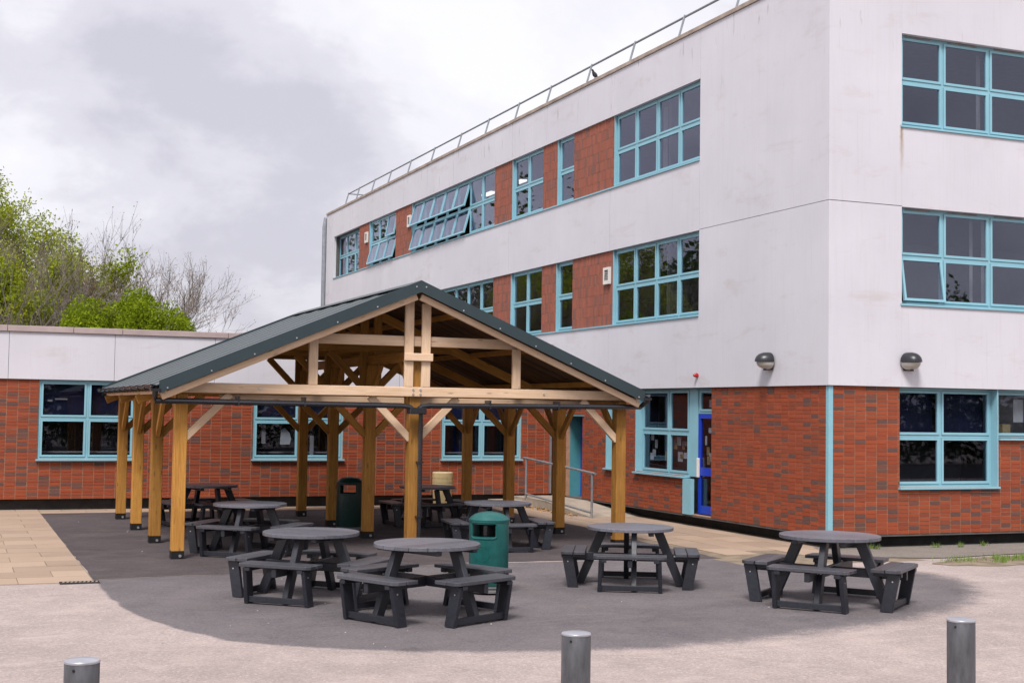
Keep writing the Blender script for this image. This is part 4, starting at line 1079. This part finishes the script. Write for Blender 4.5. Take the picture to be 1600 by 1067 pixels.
for u, z, lab in ((27.27, 5.307, 'white framed wall vent on the lower brick panel beside the four pane window'), (46.72, 8.37, 'white framed wall vent high up near the far end, left of the open triple window'), (41.78, 8.345, 'white framed wall vent just left of the long row of open windows')):
    v = empty('wall_vent', FL(u, 0, z)); tag(v, lab, 'wall vent', 'white wall vents')
    a, b, c, d = u - .15, u + .15, z - .19, z + .19; g = MB()
    g.fbox(FL, a, a + .05, -.02, .038, c, d).fbox(FL, b - .05, b, -.02, .038, c, d).fbox(FL, a + .05, b - .05, -.02, .038, c, c + .08).fbox(FL, a + .05, b - .05, -.02, .038, d - .06, d)
    g.build('frame', M['white_plastic'], v)
    for k in range(6): MB().fbox(FL, a + .05, b - .05, -.012 + .001 * k, .035, c + .085 + k * .038, c + .112 + k * .038).build('louvre', M['grille'], v)

# ------------------------------------------------------------------ drain grate, litter, leaves, grass
dg = tag(empty('drain_grate', (1.62, 17.88, 0)), 'narrow dark slotted drain grate at the end of the paving slabs', 'drain grate')
MB().box(1.30, 1.78, 17.80, 17.815, .002, .022).box(1.30, 1.78, 17.915, 17.93, .002, .022).build('frame', M['steel_grate'], dg)
for k in range(9): MB().beam((1.33 + k * .05, 17.815, .015), (1.36 + k * .05, 17.915, .015), .02, .012).build('bar', M['concrete'], dg)
lt = MB(); rr = random.Random(31)
for k in range(50):
    x, y = rr.uniform(1.9, 12.6), rr.uniform(11.8, 28); s = rr.uniform(.005, .012)
    a = rr.uniform(0, 6.28); pts = [(x + s * math.cos(a + q * 1.57) * rr.uniform(.6, 1.3), y + s * math.sin(a + q * 1.57) * rr.uniform(.6, 1.3)) for q in range(4)]
    lt.prism(pts, .004, .006 + rr.uniform(.003, .009))
lt.build('stone_chips', M['chip'], fix=True)['kind'] = 'stuff'
lf = MB()
def leafquad(b, p, s, r_, tone=0.0, flat=0.0):
    d = Vector((r_.gauss(0, 1), r_.gauss(0, 1), r_.gauss(0, 1) * (1 - flat))).normalized(); e = Vector((r_.gauss(0, 1), r_.gauss(0, 1), r_.gauss(0, 1) * (1 - flat)))
    e = (e - d * e.dot(d)).normalized()
    b.add([p - d * s, p + e * s * .5, p + d * s, p - e * s * .5], [(0, 1, 2, 3)], tone)
for k in range(260):
    t = rr.random(); x = 12.42 - abs(rr.gauss(0, .10)); y = 26.3 + 3.2 * t + rr.gauss(0, .1)
    leafquad(lf, Vector((x, y, .02 + rr.uniform(0, .03))), rr.uniform(.02, .05), rr, flat=.7)
lf.build('fallen_leaves', M['dry_leaf'], fix=False)['kind'] = 'stuff'
sheet('soil_verge', smooth_loop([(13.9, 16.75), (14.6, 16.3), (16.0, 16.2), (18.5, 16.4), (20, 16.9), (19.5, 17.6), (17, 17.5), (15, 17.25)], 4), .006, 'soil', .05)
gr = MB()
clumps = [(rr.uniform(14.5, 19), rr.uniform(16.55, 17.15), rr.uniform(.06, .28)) for _ in range(20)] + [(rr.uniform(13.4, 18), rr.uniform(18.7, 18.9), .04) for _ in range(5)]
for (x, y, sp) in clumps:
    for k in range(int(520 * sp) + 14):
        px, py_ = x + rr.gauss(0, sp), y + rr.gauss(0, sp * .45); h = rr.uniform(.03, .11); a = rr.uniform(0, 6.28); wv = .006
        lean = Vector((rr.gauss(0, .03), rr.gauss(0, .03), 0)); b0_ = Vector((px, py_, .015)); dv = Vector((math.cos(a) * wv, math.sin(a) * wv, 0))
        gr.add([b0_ - dv, b0_ + dv, b0_ + lean + Vector((0, 0, h))], [(0, 1, 2)], rr.random())
gr.build('grass_tufts', M['grass'], fix=False)['kind'] = 'stuff'

# ------------------------------------------------------------------ bird on the parapet
bd = tag(MB().tube([(0, -.16, .10), (0, -.10, .11), (0, -.04, .13), (0, .04, .15), (0, .09, .18), (0, .11, .215), (0, .135, .232), (0, .165, .232), (0, .19, .225)], [.012, .03, .055, .06, .045, .030, .030, .018, .004], 10).tube([(.02, 0, .10), (.02, .01, .0)], .006, 5).tube([(-.02, 0, .10), (-.02, .01, .0)], .006, 5).build('bird', M['bird'], smooth=True, org=(0, 0, 0)),
         'small dark bird perched on the roof edge above the four pane window', 'bird')
bd.location = (FX + .1, 28.2, ZR + .085); bd.rotation_euler = (0, 0, R(120)); bd.scale = (.8, .8, 1)

# ------------------------------------------------------------------ trees
def skeleton(r_, base, h, levels, spread, n0=5, up=.35, droop=0.0, fork=(3, 4), r0=.16, trunk=.25):
    """list of (pts, radii, level); tips list"""
    segs = []; tips = []
    def grow(p, d, L, rad, lev):
        pts = [p.copy()]; rads = [rad]; n = 4 if lev < 2 else 3; q = p.copy(); dd = d.copy()
        for i in range(n):
            dd = (dd + Vector((r_.gauss(0, .13), r_.gauss(0, .13), r_.gauss(0, .10) + up * .12 - droop * .05 * lev))).normalized()
            q = q + dd * (L / n); pts.append(q.copy()); rads.append(rad * (1 - .55 * (i + 1) / n))
        segs.append((pts, rads, lev))
        if lev >= levels: tips.append((q.copy(), dd.copy())); return
        k = r_.randint(*fork)
        for j in range(k):
            t = r_.uniform(.35, 1.0) if j else 1.0; idx = min(n, max(1, int(round(t * n))))
            a = r_.uniform(0, 6.283); o = dd.orthogonal().normalized(); o2 = dd.cross(o); sd_ = (o * math.cos(a) + o2 * math.sin(a))
            nd = (dd + sd_ * spread * r_.uniform(.55, 1.25)).normalized()
            grow(pts[idx], nd, L * r_.uniform(.55, .78), max(rads[idx] * .72, .006), lev + 1)
    tl = h * trunk
    p1 = Vector(base) + Vector((r_.gauss(0, .08), r_.gauss(0, .08), tl))
    segs.append(([Vector(base), (Vector(base) + p1) / 2, p1], [r0 * 1.25, r0 * 1.05, r0], 0))
    for j in range(n0):
        a = 6.283 * j / n0 + r_.uniform(-.4, .4); d = Vector((math.cos(a) * spread, math.sin(a) * spread, 1)).normalized()
        grow(p1 - Vector((0, 0, r_.uniform(0, tl * .2))), d, h * .34, r0 * .6, 1)
    return segs, tips
def tree(name, label, base, h, seed, bark, leaf, levels=4, spread=.55, n0=5, fork=(3, 4), leaves=6, lsize=.12, lspread=.35, r0=.16, trunk=.25, up=.35, group=None, cat='tree', fill=None):
    r_ = random.Random(seed); segs, tips = skeleton(r_, base, h, levels, spread, n0, up, 0, fork, r0, trunk)
    zmax = max(t[0].z for t in tips); k = h / (zmax - base[2])
    bs = Vector(base)
    def S(p): return bs + (p - bs) * k
    root = empty(name, base); tag(root, label, cat, group)
    tr = MB(); tw = MB()
    for pts, rads, lev in segs:
        (tr if lev <= 1 else tw).tube([S(p) for p in pts], rads, 6 if lev == 0 else (5 if lev == 1 else 3), cap=False)
    tr.build('trunk', M[bark], root, fix=False, smooth=False)
    o = tw.build('branches', M[bark], root, fix=False); o['kind'] = 'stuff'
    if leaves:
        lb = MB()
        for (p, d) in tips:
            p = S(p)
            cl_ = r_.random()
            for _ in range(leaves):
                q = p - d * lspread * r_.uniform(0, 1.6) + Vector((r_.gauss(0, 1), r_.gauss(0, 1), r_.gauss(0, 1))).normalized() * (lspread * r_.random() ** .6)
                leafquad(lb, q, lsize * r_.uniform(.6, 1.3), r_, min(1, max(0, .6 * cl_ + .4 * r_.random())))
        o = lb.build('crown', M[leaf], root, tone=True, fix=False); o['kind'] = 'stuff'
    return root
tree('lime_tree', 'tall fresh green tree at the far left behind the brown twiggy one', (-1.2, 58, 0), 11.6, 1, 'bark', 'leaf_lime', 5, .55, 8, (3, 4), 80, .06, .42, .25, .2, .1)
tree('lime_tree', 'lower fresh green tree showing through the twigs of the brown tree', (2.0, 50, 0), 8.1, 21, 'bark', 'leaf_lime', 4, .55, 9, (3, 4), 210, .065, .55, .2, .12, .3)
tree('brown_tree', 'bare brown budding tree at the left edge behind the low wing', (1.9, 45, 0), 8.6, 5, 'bark_pale', 'leaf_brown', 5, .42, 7, (3, 5), 2, .028, .18, .12, .10, .5)
tree('bare_tree', 'pale bare fan shaped tree right of the green bush behind the wing', (6.3, 50, 0), 9.0, 14, 'bark_pale', 'leaf_bud', 5, .46, 10, (3, 5), 2, .026, .14, .09, .30, .55)
def bush(name, label, base, rx, ry, h, seed, leaf, n, cat):
    r_ = random.Random(seed); root = empty(name, base); tag(root, label, cat); bx, by, _ = base
    t = MB(); lumps = []
    for k in range(16):
        a = r_.uniform(0, 6.283); q = r_.random() ** .5; px, py_ = bx + rx * .8 * q * math.cos(a), by + ry * .8 * q * math.sin(a)
        top = h * (1 - .30 * q * q) * r_.uniform(.88, 1.0) * (1.0 - .10 * (px - bx) / rx); lr = r_.uniform(.55, .95)
        lumps.append((px, py_, top - lr * .8, lr)); t.tube([(bx, by, 0), ((bx + px) / 2, (by + py_) / 2, top * .45), (px, py_, top - lr)], [.07, .05, .02], 5, cap=False)
    t.build('stems', M['bark'], root, fix=False)
    b = MB()
    for (px, py_, pz, lr) in lumps:
        tn = r_.uniform(-.15, .15)
        for _ in range(n):
            d = Vector((r_.gauss(0, 1), r_.gauss(0, 1), r_.gauss(0, 1))).normalized(); rr_ = lr * (1 - .55 * r_.random() ** 2) * (1 + .12 * math.sin(7 * d.x + px) * math.cos(6 * d.y))
            p = Vector((px, py_, pz)) + Vector((d.x * rr_, d.y * rr_, d.z * rr_ * 1.05))
            leafquad(b, p, r_.uniform(.03, .06), r_, min(1, max(0, r_.random() * .7 + .15 + tn)))
        for _ in range(n // 3):
            p = Vector((px + r_.gauss(0, lr * .6), py_ + r_.gauss(0, lr * .6), r_.uniform(.5, max(.6, pz))))
            leafquad(b, p, r_.uniform(.035, .065), r_, r_.random() * .7)
    o = b.build('crown', M[leaf], root, tone=True, fix=False); o['kind'] = 'stuff'
    return root
bush('round_bush', 'dense bright green bush rising above the wing roof', (5.0, 42.5, 0), 2.35, 1.7, 6.1, 11, 'leaf_bush', 2600, 'bush')
tree('brown_shrub', 'small rust brown shrub between the twiggy tree and the green bush', (4.1, 50, 0), 7.3, 17, 'bark_dark', 'leaf_brown', 4, .6, 6, (3, 4), 25, .04, .30, .1, .3)
# woods off to the left and behind the camera (seen in the window panes)
def wood(name, spots, seed, leaf='leaf_dark'):
    r_ = random.Random(seed); b = MB()
    for (x, y, h, rad) in spots:
        for _ in range(3200):
            th = r_.uniform(0, 6.283); cz = r_.uniform(-1, 1); rr_ = rad * (r_.random() ** .4) * (.8 + .35 * math.sin(3 * th + x) * math.cos(4 * cz + y)); sc = math.sqrt(1 - cz * cz)
            p = Vector((x + rr_ * sc * math.cos(th), y + rr_ * sc * math.sin(th), h * .56 + cz * rr_ / rad * h * .44))
            leafquad(b, p, r_.uniform(.13, .30), r_, min(1, max(0, r_.random() * .7 + .3 * cz)))
        b.tube([(x, y, 0), (x + .1, y, h * .6)], [.25, .12], 6, cap=False)
    o = b.build(name, M[leaf], tone=True, fix=False); o['kind'] = 'stuff'; return o
wood('left_wood', [(-3.5, 52, 10.5, 3.6), (-9, 58, 12, 4.2), (-15, 66, 13, 5), (-8, 78, 13, 5), (-20, 84, 14, 5), (-14, 100, 15, 6), (-26, 110, 15, 6), (-4, 92, 12, 5), (-18, 50, 11, 4), (-3.5, 72, 16, 4.5), (-4, 90, 19, 5.5), (-7, 108, 21, 6), (-12, 128, 22, 7)], 3)
hg = MB(); rh = random.Random(6)
for k in range(34000):
    x = rh.uniform(-30, 90); hh = 2.9 + .4 * math.sin(x * .9) * math.cos(x * .37)
    leafquad(hg, Vector((x, -14.2 + rh.gauss(0, .35), hh * rh.random() ** .7)), rh.uniform(.10, .24), rh, rh.random() * .6)
hg.build('hedge', M['leaf_dark'], tone=True, fix=False)['kind'] = 'stuff'
wood('rear_wood', [(-14 + 5.2 * k, -33 - 3.5 * (k % 2), 10.5 + 1.7 * math.sin(k * 2.3), 4.8) for k in range(20)], 4)
